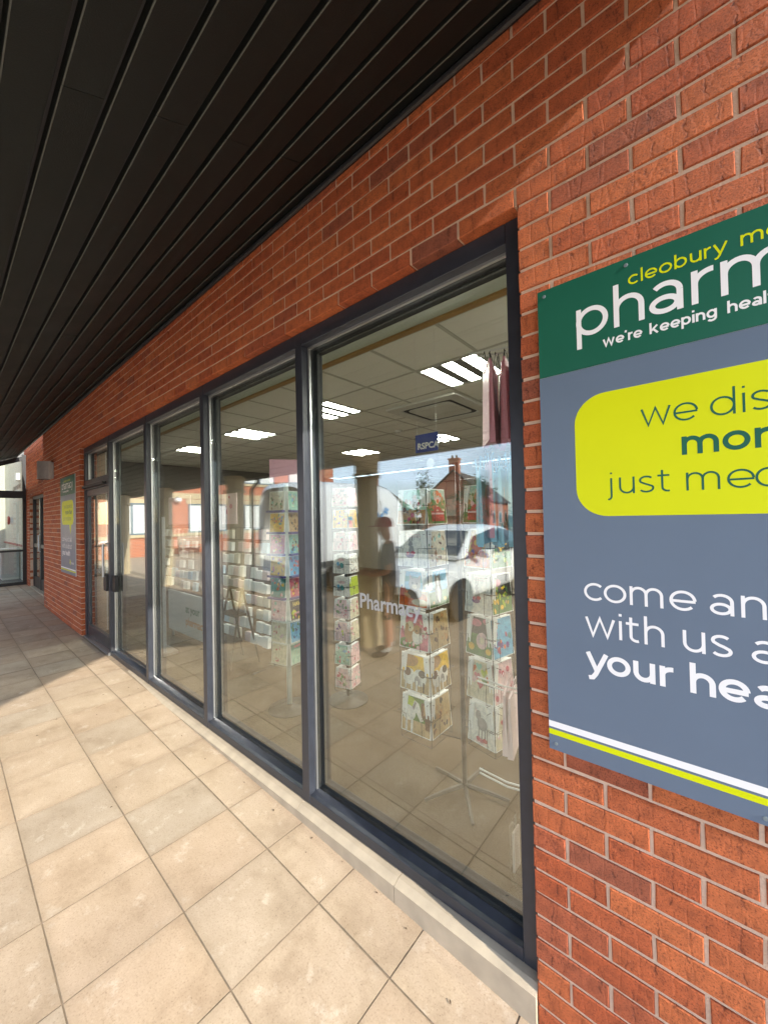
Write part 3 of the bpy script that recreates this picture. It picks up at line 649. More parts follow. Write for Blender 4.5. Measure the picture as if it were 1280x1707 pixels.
# ================================================================== SHOP INTERIOR
FL = .14; CZ = 3.0; IX0, IX1, IY1 = -9.4, 3.2, 7.4
m = MB(); m.box(IX0, IX1, .17, IY1, FL-.1, FL); m.build('floor', mat('shop_vinyl_floor', (.050, .031, .014), .6, var=.12, scale=2.5, spec=.12), kind='structure')
iw = mat('shop_wall', (.15, .135, .115), .7, var=.04); iwl = mat('shop_wall_white', (.84, .83, .80), .7, var=.03)  # white goes on the unseen walls to bounce light onto the ceiling
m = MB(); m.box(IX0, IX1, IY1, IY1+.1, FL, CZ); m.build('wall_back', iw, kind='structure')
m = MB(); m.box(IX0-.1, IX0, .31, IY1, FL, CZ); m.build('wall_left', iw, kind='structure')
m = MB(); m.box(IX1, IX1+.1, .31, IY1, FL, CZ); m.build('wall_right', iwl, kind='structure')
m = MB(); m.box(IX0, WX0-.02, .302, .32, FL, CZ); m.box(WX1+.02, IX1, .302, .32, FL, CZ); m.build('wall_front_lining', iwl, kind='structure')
ceil = bpy.data.objects.new('ceiling', None); C.objects.link(ceil); ceil['kind'] = 'structure'
m = MB(); m.box(IX0, IX1, .32, IY1, CZ+.03, CZ+.5); m.build('slab', iw, ceil)
TILE = mat('mineral_tile', (.80, .79, .72), .9, var=.05, scale=40, bump=.15, bscale=200); GRID = mat('ceiling_grid', (.48, .47, .41), .6)
gx = [-1.99+.6*k for k in range(-13, 9)]; gy = [.88+.6*k for k in range(0, 11)]
panels = [(-1.99+1.8*k, 1.48) for k in range(-3, 3)]+[(-1.99+1.8*k, 3.88) for k in range(-3, 3)]
m = MB()
for x in gx: m.box(x-.014, x+.014, .80, IY1, CZ-.004, CZ+.012)
for a, c in zip(gx, gx[1:]):
    for y in gy: m.box(a+.014, c-.014, y-.014, y+.014, CZ-.004, CZ+.012)
m.build('grid_bars', GRID, ceil)
q = MB(); q.box(.0145, .5855, .0145, .5855, 0, .012); tile = q.mesh('ceiling_tile', TILE)
for x in gx[:-1]:
    for y in gy[:-1]:
        if any(abs(x-a) < .01 and abs(y-c) < .01 for a, c in panels): continue
        if -3.3 < x < -1.95 and 2.0 < y < 2.7 and False: continue
        put('ceiling_tile', tile, ceil, (x, y, CZ))
m = MB(); m.prism([(IX0, .172, 2.79), (IX0, .80, CZ-.012), (IX0, .80, CZ+.05), (IX0, .172, 2.95)], (IX1-IX0, 0, 0)); m.build('sloping_bulkhead', mat('pale_green_plaster', (.50, .55, .47), .7, var=.03), ceil)
m = MB(); m.box(IX0, IX1, .795, .84, CZ-.03, CZ+.002); m.build('timber_trim', mat('varnished_timber', (.34, .19, .05), .4), ceil)
LAMP = mat('lamp_diffuser', (.9, .9, .88), .4, emit=50.0); REFL = mat('lamp_reflector', (.7, .7, .68), .25, metal=.4)
q1 = MB(); q1.box(.02, .58, .02, .58, .02, .03); q1.box(.02, .58, .02, .035, -.006, .02); q1.box(.02, .58, .565, .58, -.006, .02); q1.box(.02, .035, .035, .565, -.006, .02); q1.box(.565, .58, .035, .565, -.006, .02); mt_ = q1.mesh('tray', REFL)
q2 = MB(); q2.box(.05, .155, .037, .563, -.002, .012); q3 = MB(); q3.box(.25, .35, .037, .563, -.002, .012); q4 = MB(); q4.box(.445, .55, .037, .563, -.002, .012)
tubes = [z.mesh('light_strip', LAMP) for z in (q2, q3, q4)]
q5 = MB(); q5.box(.158, .247, .037, .563, -.004, .0); q5.box(.353, .442, .037, .563, -.004, .0); lou = q5.mesh('louvre', mat('louvre_grey', (.2, .2, .19), .4))
for i, (x, y) in enumerate(panels):
    rown = 'front' if y < 3 else 'back'; ordn = ['first', 'second', 'third', 'fourth', 'fifth', 'sixth'][i % 6]
    o = thing('ceiling_light', f'square three-strip ceiling light, {ordn} from the left in the {rown} row', 'light', (x, y, CZ), 0, 'recessed ceiling lights')
    put('tray', mt_, o); put('louvre', lou, o)
    for t_ in tubes: put('light_strip', t_, o)
ac = thing('air_conditioner', 'square ceiling cassette air conditioner with dark slot ring', 'air conditioner', (-2.49, 2.68, CZ))
ACW = mat('ac_white', (.62, .61, .56), .45)
def rring(mb, r0, r1, z0, z1, cr0=.06):
    def ring(r_, c): 
        P = []
        for cx, cy, a0 in ((r_-c, r_-c, 0), (-r_+c, r_-c, 90), (-r_+c, -r_+c, 180), (r_-c, -r_+c, 270)): P += [(cx+c*math.cos(R(a0+18*i)), cy+c*math.sin(R(a0+18*i))) for i in range(6)]
        return P
    A, B = ring(r1, cr0), ring(r0, cr0*.8); n_ = len(A)
    mb.add([(a, c, z1) for a, c in A]+[(a, c, z0) for a, c in A]+[(a, c, z0) for a, c in B]+[(a, c, z1) for a, c in B], [(k*n_+i, k*n_+(i+1) % n_, ((k+1) % 4)*n_+(i+1) % n_, ((k+1) % 4)*n_+i) for k in range(4) for i in range(n_)])
m = MB(); rring(m, .345, .475, -.03, -.006, .03); m.build('surround', ACW, ac)
m = MB(); rring(m, .29, .343, -.022, -.008, .09); m.build('air_slot', GASKET, ac)
m = MB(); m.box(-.25, .25, -.25, .25, -.034, -.008); bevel(m.build('grille', ACW, ac), .02)
m = MB(); rring(m, .252, .288, -.028, -.010, .06); m.build('inner_surround', ACW, ac)
sdv = MB(); sdv.lathe([(.05, -.03), (.055, -.02), (.055, 0)], (-3.55, 3.2, CZ-.001), 14); tag(sdv.build('smoke_detector', WHITE, smooth=True), 'small white smoke detector on the shop ceiling', 'detector')
# counter along the back
ct = thing('shop_counter', 'brown shop counter with dark top at the back of the shop', 'counter', (-1.2, 5.9, FL))
m = MB(); m.box(-2.2, 2.2, -.3, .3, .1, .95); m.build('front', mat('counter_pale', (.24, .20, .16), .5), ct); m = MB(); m.box(-2.25, 2.25, -.35, .35, .95, .99); m.build('top', mat('counter_dark', (.08, .07, .06), .35), ct); m = MB(); m.box(-2.15, 2.15, -.25, .28, 0, .1); m.build('plinth', BLACK, ct)
def shelving(x, y, w_, n_, lab, seed):
    rr = random.Random(seed); t = thing('shelf_unit', lab, 'shelves', (x, y, FL))
    m = MB(); m.box(-w_/2, w_/2, .16, .2, 0, 2.0); m.build('back_panel', mat('shelf_grey', (.25, .24, .22), .5), t)
    for s_ in (-1, 1): m = MB(); m.box(s_*w_/2, s_*(w_/2-.03), -.2, .159, 0, 2.0); m.build('side_panel', mat('shelf_grey', (.25, .24, .22), .5), t)
    for k in range(n_): m = MB(); m.box(-w_/2+.032, w_/2-.032, -.2, .158, .12+k*.36, .145+k*.36); m.build('shelf', mat('shelf_grey', (.25, .24, .22), .5), t)
    return t
shelving(-5.2, 7.1, 1.6, 5, 'grey shelf unit on the back wall left of the counter', 1); shelving(-.2, 7.1, 1.8, 5, 'grey shelf unit on the back wall right of the counter', 2)

# ================================================================== CARD STANDS AND STOCK
WIRE = mat('black_wire', (.02, .02, .022), .35, metal=.5); WIREW = mat('white_wire', (.7, .7, .7), .4); CARD = mat('white_card', (.80, .80, .79), .5, var=.03)
P_ = dict(white=(.82, .82, .80), cream=(.75, .70, .58), pink=(.72, .28, .38), rose=(.62, .10, .20), pale=(.80, .62, .64), blue=(.10, .30, .62), sky=(.25, .55, .75), teal=(.08, .42, .42), mint=(.45, .70, .62), green=(.16, .36, .10), lime=(.55, .66, .05),
          yellow=(.85, .62, .04), orange=(.75, .25, .04), brown=(.25, .12, .05), tan=(.55, .36, .18), black=(.03, .03, .035), grey=(.42, .42, .43), purple=(.25, .10, .38), navy=(.03, .04, .20), red=(.55, .04, .04), sand=(.60, .48, .30))
def ell(cx, cy, rx, ry, rot=0, n=12): return [(cx+rx*math.cos(2*math.pi*i/n)*math.cos(rot)-ry*math.sin(2*math.pi*i/n)*math.sin(rot), cy+rx*math.cos(2*math.pi*i/n)*math.sin(rot)+ry*math.sin(2*math.pi*i/n)*math.cos(rot)) for i in range(n)]
def rect(a, b_, c, d): return [(a, b_), (c, b_), (c, d), (a, d)]
def heart(cx, cy, r_): return [(cx+r_*1.0*(math.sin(t)**3), cy+r_*(.81*math.cos(t)-.31*math.cos(2*t)-.12*math.cos(3*t)-.06*math.cos(4*t))) for t in [2*math.pi*i/18 for i in range(18)]]
def art(kind, seed):
    """flat printed picture: list of (colour, outline) in a 0..1 square, back to front"""
    rr = random.Random(seed); A = []
    def blobs(cols, n_, y0=.1, y1=.9, r0=.03, r1=.09):
        for _ in range(n_): A.append((rr.choice(cols), ell(rr.uniform(.1, .9), rr.uniform(y0, y1), rr.uniform(r0, r1), rr.uniform(r0, r1), rr.uniform(0, 3), 8)))
    if kind == 'cat':
        A += [('sky', rect(0, .45, 1, 1)), ('teal', rect(0, .70, 1, .86)), ('sand', rect(0, .30, 1, .46)), ('orange', rect(0, 0, 1, .30)), ('orange', ell(.5, .30, .50, .13)), ('red', ell(.12, .40, .12, .16)), ('cream', ell(.75, .13, .30, .10)),
              ('black', ell(.55, .38, .26, .17)), ('grey', ell(.54, .64, .22, .19)), ('grey', [(.34, .72), (.34, .92), (.48, .80)]), ('grey', [(.60, .80), (.74, .92), (.74, .72)]), ('cream', ell(.54, .57, .10, .07)), ('black', ell(.46, .67, .03, .03)), ('black', ell(.62, .67, .03, .03)), ('tan', ell(.30, .30, .14, .06, -.4))]
    elif kind == 'dog':
        A += [('sky', rect(0, .4, 1, 1)), ('green', rect(0, 0, 1, .42)), ('black', ell(.5, .40, .18, .34)), ('white', ell(.5, .33, .09, .26)), ('black', ell(.5, .72, .16, .15)), ('black', [(.36, .78), (.36, .96), (.46, .84)]), ('black', [(.54, .84), (.64, .96), (.64, .78)]), ('white', ell(.5, .69, .05, .13)), ('yellow', ell(.2, .12, .06, .05)), ('yellow', ell(.8, .16, .07, .05))]
    elif kind == 'puppies':
        A += [('pink', rect(0, 0, 1, 1)), ('green', ell(.3, .12, .4, .16))]; blobs(['pale', 'rose', 'cream', 'pink'], 46, .05, .98)
        A += [('tan', ell(.34, .42, .18, .27)), ('cream', ell(.36, .62, .13, .15)), ('tan', ell(.25, .58, .06, .12)), ('white', ell(.62, .36, .18, .22)), ('tan', ell(.62, .56, .13, .13)), ('brown', ell(.73, .52, .05, .11)), ('black', ell(.36, .58, .03, .025)), ('black', ell(.60, .52, .03, .025))]
    elif kind == 'cows':
        A += [('yellow', rect(0, .5, 1, 1)), ('sand', rect(0, 0, 1, .5)), ('tan', ell(.2, .85, .4, .2)), ('white', ell(.28, .38, .22, .24)), ('brown', ell(.22, .50, .13, .12)), ('white', ell(.66, .40, .24, .24)), ('black', ell(.74, .52, .13, .11)), ('grey', ell(.58, .30, .10, .14)), ('white', rect(.14, .02, .20, .3)), ('white', rect(.36, .02, .42, .3)), ('white', rect(.54, .02, .60, .3)), ('black', rect(.78, .02, .84, .3))]
    elif kind == 'horses':
        A += [('green', rect(0, .35, 1, 1)), ('lime', ell(.2, .85, .3, .14)), ('sand', rect(0, 0, 1, .35)), ('white', ell(.22, .52, .26, .22)), ('white', [(.28, .45), (.42, .92), (.58, .86), (.76, .42), (.66, .36), (.50, .58), (.40, .40)]), ('grey', [(.44, .88), (.36, .70), (.40, .62), (.50, .84)]), ('white', rect(.12, 0, .20, .4)), ('white', rect(.32, 0, .40, .42)),
              ('brown', [(.66, .88), (.80, .94), (1.0, .62), (1.0, .2), (.84, .2), (.80, .52), (.74, .44), (.68, .56)]), ('tan', [(.74, .84), (.80, .88), (.84, .60), (.76, .56)])]
    elif kind == 'hearts':
        A += [('cream', rect(0, 0, 1, 1))]
        for cx, cy, c in ((.20, .78, 'orange'), (.36, .60, 'pink'), (.62, .72, 'lime'), (.80, .80, 'yellow'), (.66, .52, 'green'), (.42, .86, 'mint'), (.84, .58, 'orange'), (.50, .40, 'rose'), (.24, .50, 'pale')): A.append((c, heart(cx, cy, .12)))
        for cx in (.40, .52, .62, .70): A.append(('grey', [(cx, .02), (cx+.015, .02), (.55+(cx-.5)*.9, .45), (.54+(cx-.5)*.9, .45)]))
    elif kind == 'goat':
        A += [('white', rect(0, 0, 1, 1)), ('grey', ell(.52, .52, .20, .17)), ('grey', ell(.36, .72, .11, .13)), ('grey', [(.36, .60), (.30, .78), (.44, .66), (.58, .58)]), ('pale', [(.30, .82), (.18, .95), (.28, .78)]), ('pale', [(.42, .82), (.52, .97), (.38, .78)]), ('grey', rect(.38, .16, .44, .44)), ('grey', rect(.50, .14, .56, .44)), ('grey', rect(.62, .18, .68, .46)), ('rose', ell(.40, .12, .09, .06)), ('pink', ell(.53, .10, .09, .06)), ('rose', ell(.66, .13, .09, .06)), ('pale', ell(.5, .04, .3, .02))]
    elif kind == 'bunny':
        A += [('white', rect(0, 0, 1, 1)), ('grey', ell(.46, .45, .10, .14)), ('grey', ell(.42, .64, .07, .08)), ('grey', ell(.38, .80, .025, .10)), ('grey', ell(.46, .80, .025, .10)), ('purple', ell(.42, .30, .16, .07)), ('rose', ell(.52, .38, .09, .05)), ('pink', ell(.34, .36, .06, .05)), ('pale', rect(.3, .84, .8, .86)), ('pale', rect(.34, .90, .74, .92))]
    elif kind == 'flowers':
        A += [('yellow', rect(0, 0, 1, 1)), ('orange', rect(0, 0, 1, .24))]; blobs(['orange', 'white', 'yellow'], 16, .45, .95); A += [('orange', ell(.5, .58, .2, .24)), ('yellow', ell(.46, .66, .1, .08))]; blobs(['rose', 'purple', 'orange', 'white', 'red', 'pink'], 24, .05, .42, .05, .11)
    elif kind == 'meadow':
        A += [('mint', rect(0, 0, 1, 1)), ('tan', rect(0, 0, 1, .4))]; blobs(['orange', 'tan', 'green', 'rose', 'cream', 'brown'], 34, .02, .7)
        A += [('brown', ell(.62, .62, .11, .16)), ('tan', ell(.60, .78, .08, .07))]
    elif kind == 'bouquet':
        A += [('green', rect(0, 0, 1, 1)), ('mint', rect(0, .7, 1, 1))]; blobs(['cream', 'orange', 'pale', 'green', 'tan'], 26, .4, .92, .05, .12); A += [('red', rect(.18, .06, .86, .36)), ('pale', rect(.18, .26, .86, .31)), ('red', ell(.42, .42, .12, .06, .5)), ('red', ell(.62, .42, .12, .06, -.5))]
    elif kind == 'dark':
        A += [('black', rect(0, 0, 1, 1)), ('green', rect(0, 0, 1, .4))]; blobs(['yellow', 'sand', 'green', 'lime'], 26, .05, .7); A += [('pink', ell(.3, .8, .2, .1))]
    elif kind == 'rose':
        A += [('black', rect(0, .55, 1, 1)), ('green', rect(0, 0, 1, .56)), ('pink', ell(.35, .85, .22, .10)), ('pink', ell(.8, .92, .2, .08)), ('pale', ell(.60, .40, .22, .22)), ('cream', ell(.60, .40, .10, .10)), ('yellow', ell(.2, .2, .12, .10)), ('yellow', ell(.86, .16, .10, .08))]
    elif kind == 'party':
        A += [('black', rect(0, 0, 1, 1))]; blobs(['lime', 'orange', 'pink', 'yellow'], 14, .05, .55, .04, .1)
    elif kind == 'happy':
        A += [('mint', rect(0, 0, 1, 1)), ('teal', rect(0, .72, 1, .96))]
        for i in range(8): A.append(('cream', [(.06+.12*i, 0), (.09+.12*i, 0), (.12+.11*i, .66), (.105+.11*i, .66)]))
    elif kind == 'sunburst':
        A += [('yellow', rect(0, 0, 1, 1)), ('teal', rect(0, .42, .42, .62)), ('navy', rect(0, .50, .36, .56)), ('orange', rect(0, .0, .38, .40)), ('green', [(.48, .04), (.58, .30), (.70, .04)])]
        for i in range(6): A.append(('brown', [(.42+.02*i, .62), (.30+.13*i, 1), (.33+.13*i, 1)]))
    elif kind == 'plain_lime': A += [('lime', rect(0, 0, 1, 1)), ('brown', rect(.42, .42, .60, .47)), ('brown', rect(.36, .32, .66, .37))]
    elif kind == 'scatter':
        A += [('white', rect(0, 0, 1, 1))]; blobs(['black', 'brown', 'grey', 'tan'], 30, .05, .95, .02, .06)
    elif kind == 'lace':
        A += [('white', rect(0, 0, 1, 1)), ('grey', ell(.4, .35, .2, .14)), ('teal', ell(.56, .42, .12, .16, .6)), ('pale', ell(.5, .72, .24, .08)), ('sky', ell(.3, .5, .1, .12, .4))]
    else:
        bgc, cols = {'soft': ('pale', ['pink', 'pale', 'mint', 'rose']), 'violet': ('pale', ['purple', 'lime', 'pale', 'purple']), 'roses': ('pale', ['rose', 'pink', 'green', 'cream']), 'garden': ('mint', ['pink', 'green', 'cream', 'sky']), 'robin': ('cream', ['rose', 'pink', 'pale']), 'bright': ('yellow', ['pink', 'orange', 'teal', 'purple', 'yellow']),
                     'coral': ('pink', ['yellow', 'green', 'cream', 'rose']), 'bold': ('teal', ['pink', 'orange', 'white', 'yellow']), 'dots': ('pale', ['pink', 'green', 'grey']), 'garland': ('sky', ['rose', 'purple', 'teal', 'orange']), 'bee': ('mint', ['yellow', 'orange', 'sky', 'black']), 'wood': ('cream', ['green', 'tan', 'mint', 'brown']), 'shoe': ('sand', ['brown', 'tan', 'black']), 'lake': ('sky', ['blue', 'green', 'teal', 'navy'])}[kind]
        A += [(bgc, rect(0, 0, 1, 1))]; blobs(cols, 18 if kind not in ('robin', 'soft') else 7, .12, .9, .03, .10)
    return A
NAMES = dict(cat='orange and blue kitten', dog='collie in a field', puppies='pink puppies', cows='golden cattle', horses='grey and brown horses', hearts='coloured hearts', goat='goat in pink shoes', bunny='grey bunny', flowers='yellow flowers', meadow='meadow birds', bouquet='gift box bouquet', dark='dark leafy', rose='pale rose on black', party='black party', happy='mint striped happy',
             sunburst='yellow sunburst', plain_lime='plain lime', scatter='brown scattered', lace='grey butterfly', soft='soft pink', violet='violet petal', roses='pink roses', garden='pale garden', robin='cream robin', bright='bright floral', coral='coral pink', bold='teal bold', dots='dotted cream', garland='garland', bee='mint bee', wood='woodland', shoe='brown boot', lake='blue lake')
ORD = ['top', 'second', 'third', 'fourth', 'fifth', 'sixth', 'seventh', 'eighth', 'ninth', 'tenth', 'eleventh', 'twelfth']
_seed = [0]
def greeting_card(loc, rz, w_, h_, kind, label, group, th=.022, tilt=.10, words=None, border=.025):
    """a little pile of one card: printed front, white edges; faces local -y"""
    _seed[0] += 1
    t = thing('greeting_card', label, 'card', loc, rz, group); tt = Matrix.Rotation(-tilt, 3, 'X')
    def tp(x, y, z): return tuple(tt @ Vector((x, y, z)))
    m = MB(); n_ = 3
    for i in range(n_):
        a0, a1 = th*i/n_+.0008, th*(i+1)/n_-.0008; d = (i % 2)*.002*(1 if i else 0)
        vs = [(-w_/2+d, a0, 0), (w_/2-d, a0, 0), (w_/2-d, a1, 0), (-w_/2+d, a1, 0), (-w_/2+d, a0, h_-d), (w_/2-d, a0, h_-d), (w_/2-d, a1, h_-d), (-w_/2+d, a1, h_-d)]
        m.add([tp(*v) for v in vs], [(0, 3, 2, 1), (4, 5, 6, 7), (0, 1, 5, 4), (1, 2, 6, 5), (2, 3, 7, 6), (3, 0, 4, 7)])
    m.build('card_pile', CARD, t)
    m = MB(); iw_, ih_ = w_*(1-2*border), h_*(1-2*border)
    for k, (c, P) in enumerate(art(kind, _seed[0])):
        m.col = tuple(v**1.55*.92 for v in P_[c]); off = -.0004-.00008*k
        pts = [(max(0, min(1, a)), max(0, min(1, b_))) for a, b_ in P]
        m.poly([tp(-iw_/2+a*iw_, off, h_*border+b_*ih_) for a, b_ in pts])
    m.build('printed_front', PRINT, t)
    if words:
        for j, (s_, c, zz, sz) in enumerate(words):
            me = text_mesh(s_, sz, align='CENTER', offset=sz*.03); me.materials.clear(); me.materials.append(mat('ink_'+c, P_[c], .4))
            o = put('lettering', me, t, tp(0, -.004, zz), (R(90)-tilt, 0, 0))
    return t
def wire_pocket(w_, h_, mt=WIRE):
    m = MB(); r_ = .0016
    for s_ in (-1, 1): m.tube([(s_*w_*.56, .03, h_*.52), (s_*w_*.56, -.012, h_*.52), (s_*w_*.26, -.014, h_*.52), (s_*w_*.26, -.014, .0), (s_*w_*.26, .03, -.004)], r_, 5)
    m.tube([(-w_*.56, .03, -.004), (w_*.56, .03, -.004)], r_, 5); m.tube([(-w_*.56, .028, h_*.9), (w_*.56, .028, h_*.9)], r_, 5)
    return m.mesh('wire_pocket', mt)
def spinner(name, label, x, y, zb, ztop, foot='star', wd=.05, mt=WIRE, pole=.014):
    t = thing(name, label, 'card stand', (x, y, FL))
    m = MB(); m.tube([(0, 0, .04), (0, 0, ztop-FL)], pole, 10); m.build('pole', mt, t, smooth=True)
    if foot == 'star':
        for k in range(5):
            a = R(72*k+20); m = MB(); m.tube([(0, 0, .05), (.13*math.cos(a), .13*math.sin(a), .035), (.24*math.cos(a), .24*math.sin(a), .015)], [.013, .011, .009], 6); m.build('foot', mat('base_bronze', (.022, .018, .014), .5), t)
    else:
        m = MB(); m.lathe([(.17, 0), (.17, .010), (.05, .022), (.03, .04)], n=24); m.build('base', mat('base_bronze', (.022, .018, .014), .5), t, smooth=True)
    return t
def hubs(t, cx, cy, hw, z0, z1, rot=0., mt=WIRE):   # upright wire frame of one four-sided column
    m = MB(); ca_, sa = math.cos(rot), math.sin(rot)
    cs = [(cx+ca_*a-sa*b_, cy+sa*a+ca_*b_) for a, b_ in ((-hw, -hw), (hw, -hw), (hw, hw), (-hw, hw))]
    for a, b_ in cs: m.tube([(a, b_, z0), (a, b_, z1)], .0022, 5)
    for zz in (z0, (z0+z1)/2, z1):
        m.tube([(*cs[0], zz), (*cs[1], zz), (*cs[2], zz), (*cs[3], zz), (*cs[0], zz)], .0018, 5)
    m.tube([(cx, cy, z0+.02), (0, 0, z0+.02)], .004, 5); m.tube([(cx, cy, z1-.02), (0, 0, z1-.02)], .004, 5)
    m.build('wire_frame', mt, t)
def stock(t, cx, cy, hw, rot, rows, w_, h_, sides, where, group, pocket, th=.03, words={}):
    """cards on chosen sides of a column; side 0 faces the window, 1 faces right, 3 faces left"""
    side_name = {0: 'window-facing', 1: 'right-hand', 2: 'rear', 3: 'left-hand'}
    for s_, kinds in sides.items():
        a = rot+R(90)*s_
        for i, (z, k) in enumerate(zip(rows, kinds)):
            if k is None: continue
            n_ = Vector((math.sin(a), -math.cos(a), 0)); p_ = Vector((cx, cy, 0))+n_*(hw+th*.2)
            P2 = Vector((t.location.x+p_.x, t.location.y+p_.y, z))
            greeting_card(P2, a, w_, h_, k, f'{NAMES[k]} card, {ORD[i]} row, {side_name[s_]} side of {where}', group, th=th, words=words.get((s_, i)))
            put('wire_pocket', pocket, t, (p_.x, p_.y, z-FL), (0, 0, a))
# near stand: two columns of big square cards on one post
ns = spinner('card_spinner', 'black wire card spinner with large square animal cards by right jamb', -1.10, .62, .4, 2.0, wd=.2)
pk = wire_pocket(.205, .205)
rowsN = [1.655, 1.415, 1.185, .945, .705, .465]
GN = 'cards on the near wire spinner'
LCX, LCY = -.215, -.05
hubs(ns, LCX, LCY, .105, .28, 1.78); 
stock(ns, LCX, LCY, .105, R(0), rowsN, .205, .205, {0: ['meadow', 'bunny', 'cat', 'puppies', 'cows', 'horses'], 1: ['bouquet', 'wood', 'dog', 'shoe', 'cows', 'shoe'], 3: ['garden', 'soft', 'lake', 'violet', 'roses', 'wood']}, 'the near stand, left column', GN, pk, .035)
RCX, RCY = .19, -.04; rr_ = R(-12)
rowsR = [1.66, 1.43, 1.20, .98, .755, .53]
hubs(ns, RCX, RCY, .085, .36, 1.78, rr_)
stock(ns, RCX, RCY, .085, rr_, [z for z in rowsR], .170, .200, {0: ['bouquet', 'flowers', 'bunny', 'rose', 'hearts', 'goat'], 1: ['garden', 'dark', 'dark', 'garland', 'soft', 'robin'], 3: ['soft', 'soft', 'robin', 'robin', 'dots', 'pink' if False else 'soft']}, 'the near stand, right column', GN, pk, .028)
m = MB(); m.box(-.36, -.26, -.17, -.168, 1.86-FL, 2.02-FL) ; 
# middle stand
ms_ = spinner('card_spinner', 'black wire card spinner with small white cards behind the near mullion', -2.42, .99, .3, 1.95, 'disc')
pk2 = wire_pocket(.15, .15); rowsM = [1.80, 1.615, 1.425, 1.235, 1.045, .855, .665, .470, .275]
hubs(ms_, 0, 0, .08, .10, 1.85, R(15))
stock(ms_, 0, 0, .08, R(15), rowsM, .150, .160, {0: ['dots', 'bright', 'soft', 'lace', 'lace', 'dots', 'violet', 'garden', 'roses'], 1: ['dots', 'sunburst', 'dots', 'scatter', 'plain_lime', 'robin', 'robin', 'soft', 'soft'], 3: ['garden', 'coral', 'bee', 'roses', 'soft', 'dots', 'soft', 'violet', 'garden']}, 'the middle stand', 'cards on the middle wire spinner', pk2, .025)
# tall clear acrylic stand
ast = spinner('card_spinner', 'clear acrylic card stand on a pale post, in the second bay', -2.70, .59, .5, 2.0, 'disc', mt=mat('pale_post', (.55, .62, .60), .35), pole=.022)
rowsA = [1.765, 1.59, 1.415, 1.24, 1.065, .885, .71, .535]
m = MB(); rt = R(10)
def rotp(x, y): return (x*math.cos(rt)-y*math.sin(rt), x*math.sin(rt)+y*math.cos(rt))
for s_ in (0, 1, 3):
    a = rt+R(90)*s_; n_ = Vector((math.sin(a), -math.cos(a), 0)); u_ = Vector((math.cos(a), math.sin(a), 0))
    m = MB(); c0 = n_*.106; m.add([c0-u_*.09+Vector((0, 0, .34)), c0+u_*.09+Vector((0, 0, .34)), c0+u_*.09+Vector((0, 0, 1.86)), c0-u_*.09+Vector((0, 0, 1.86)), c0-u_*.09-n_*.004+Vector((0, 0, .34)), c0+u_*.09-n_*.004+Vector((0, 0, .34)), c0+u_*.09-n_*.004+Vector((0, 0, 1.86)), c0-u_*.09-n_*.004+Vector((0, 0, 1.86))], [(0, 1, 2, 3), (7, 6, 5, 4), (0, 3, 7, 4), (1, 5, 6, 2)])
    m.build('acrylic_panel', CLEAR, ast)
kindsA = {0: ['wood', 'bright', 'coral', 'bright', 'bold', 'soft', 'robin', 'robin'], 1: ['garden', 'shoe', 'bee', 'garland', 'coral', 'party', 'lake', 'happy']}
lipm = {}
for s_, kinds in kindsA.items():
    a = rt+R(90)*s_; n_ = Vector((math.sin(a), -math.cos(a), 0))
    for i, (z, k) in enumerate(zip(rowsA, kinds)):
        p_ = Vector((-2.70, .59, z))+n_*.112
        greeting_card(p_, a, .168, .165, k, f'{NAMES[k]} card, {ORD[i]} row, {"left" if s_ == 0 else "right"} face of the acrylic stand', 'cards on the acrylic stand', .012, .08,
                      words=[('HAVE', 'yellow', .115, .042), ('A GREAT DAY', 'pink', .05, .018)] if k == 'party' else ([('HAPPY', 'rose', .128, .03)] if k == 'happy' else None))
        m = MB(); u_ = Vector((math.cos(a), math.sin(a), 0)); c0 = n_*.138; b0 = z-FL
        for q0, q1, th_ in ((c0, .09, .012),):
            vs = [c0-u_*q1+Vector((0, 0, b0-.006)), c0+u_*q1+Vector((0, 0, b0-.006)), c0+u_*q1+Vector((0, 0, b0+.010)), c0-u_*q1+Vector((0, 0, b0+.010))]; m.prism(vs, n_*-.03)
        m.build('pocket_lip', mat('navy_lip', (.05, .035, .20), .4) if i < 5 else CLEAR, ast)
m = MB(); m.box(-.13, .13, -.006, .006, 1.87, 2.06); o = m.build('header_board', mat('pink_header', (.70, .40, .50), .5), ast); o.rotation_euler.z = rt+R(45)

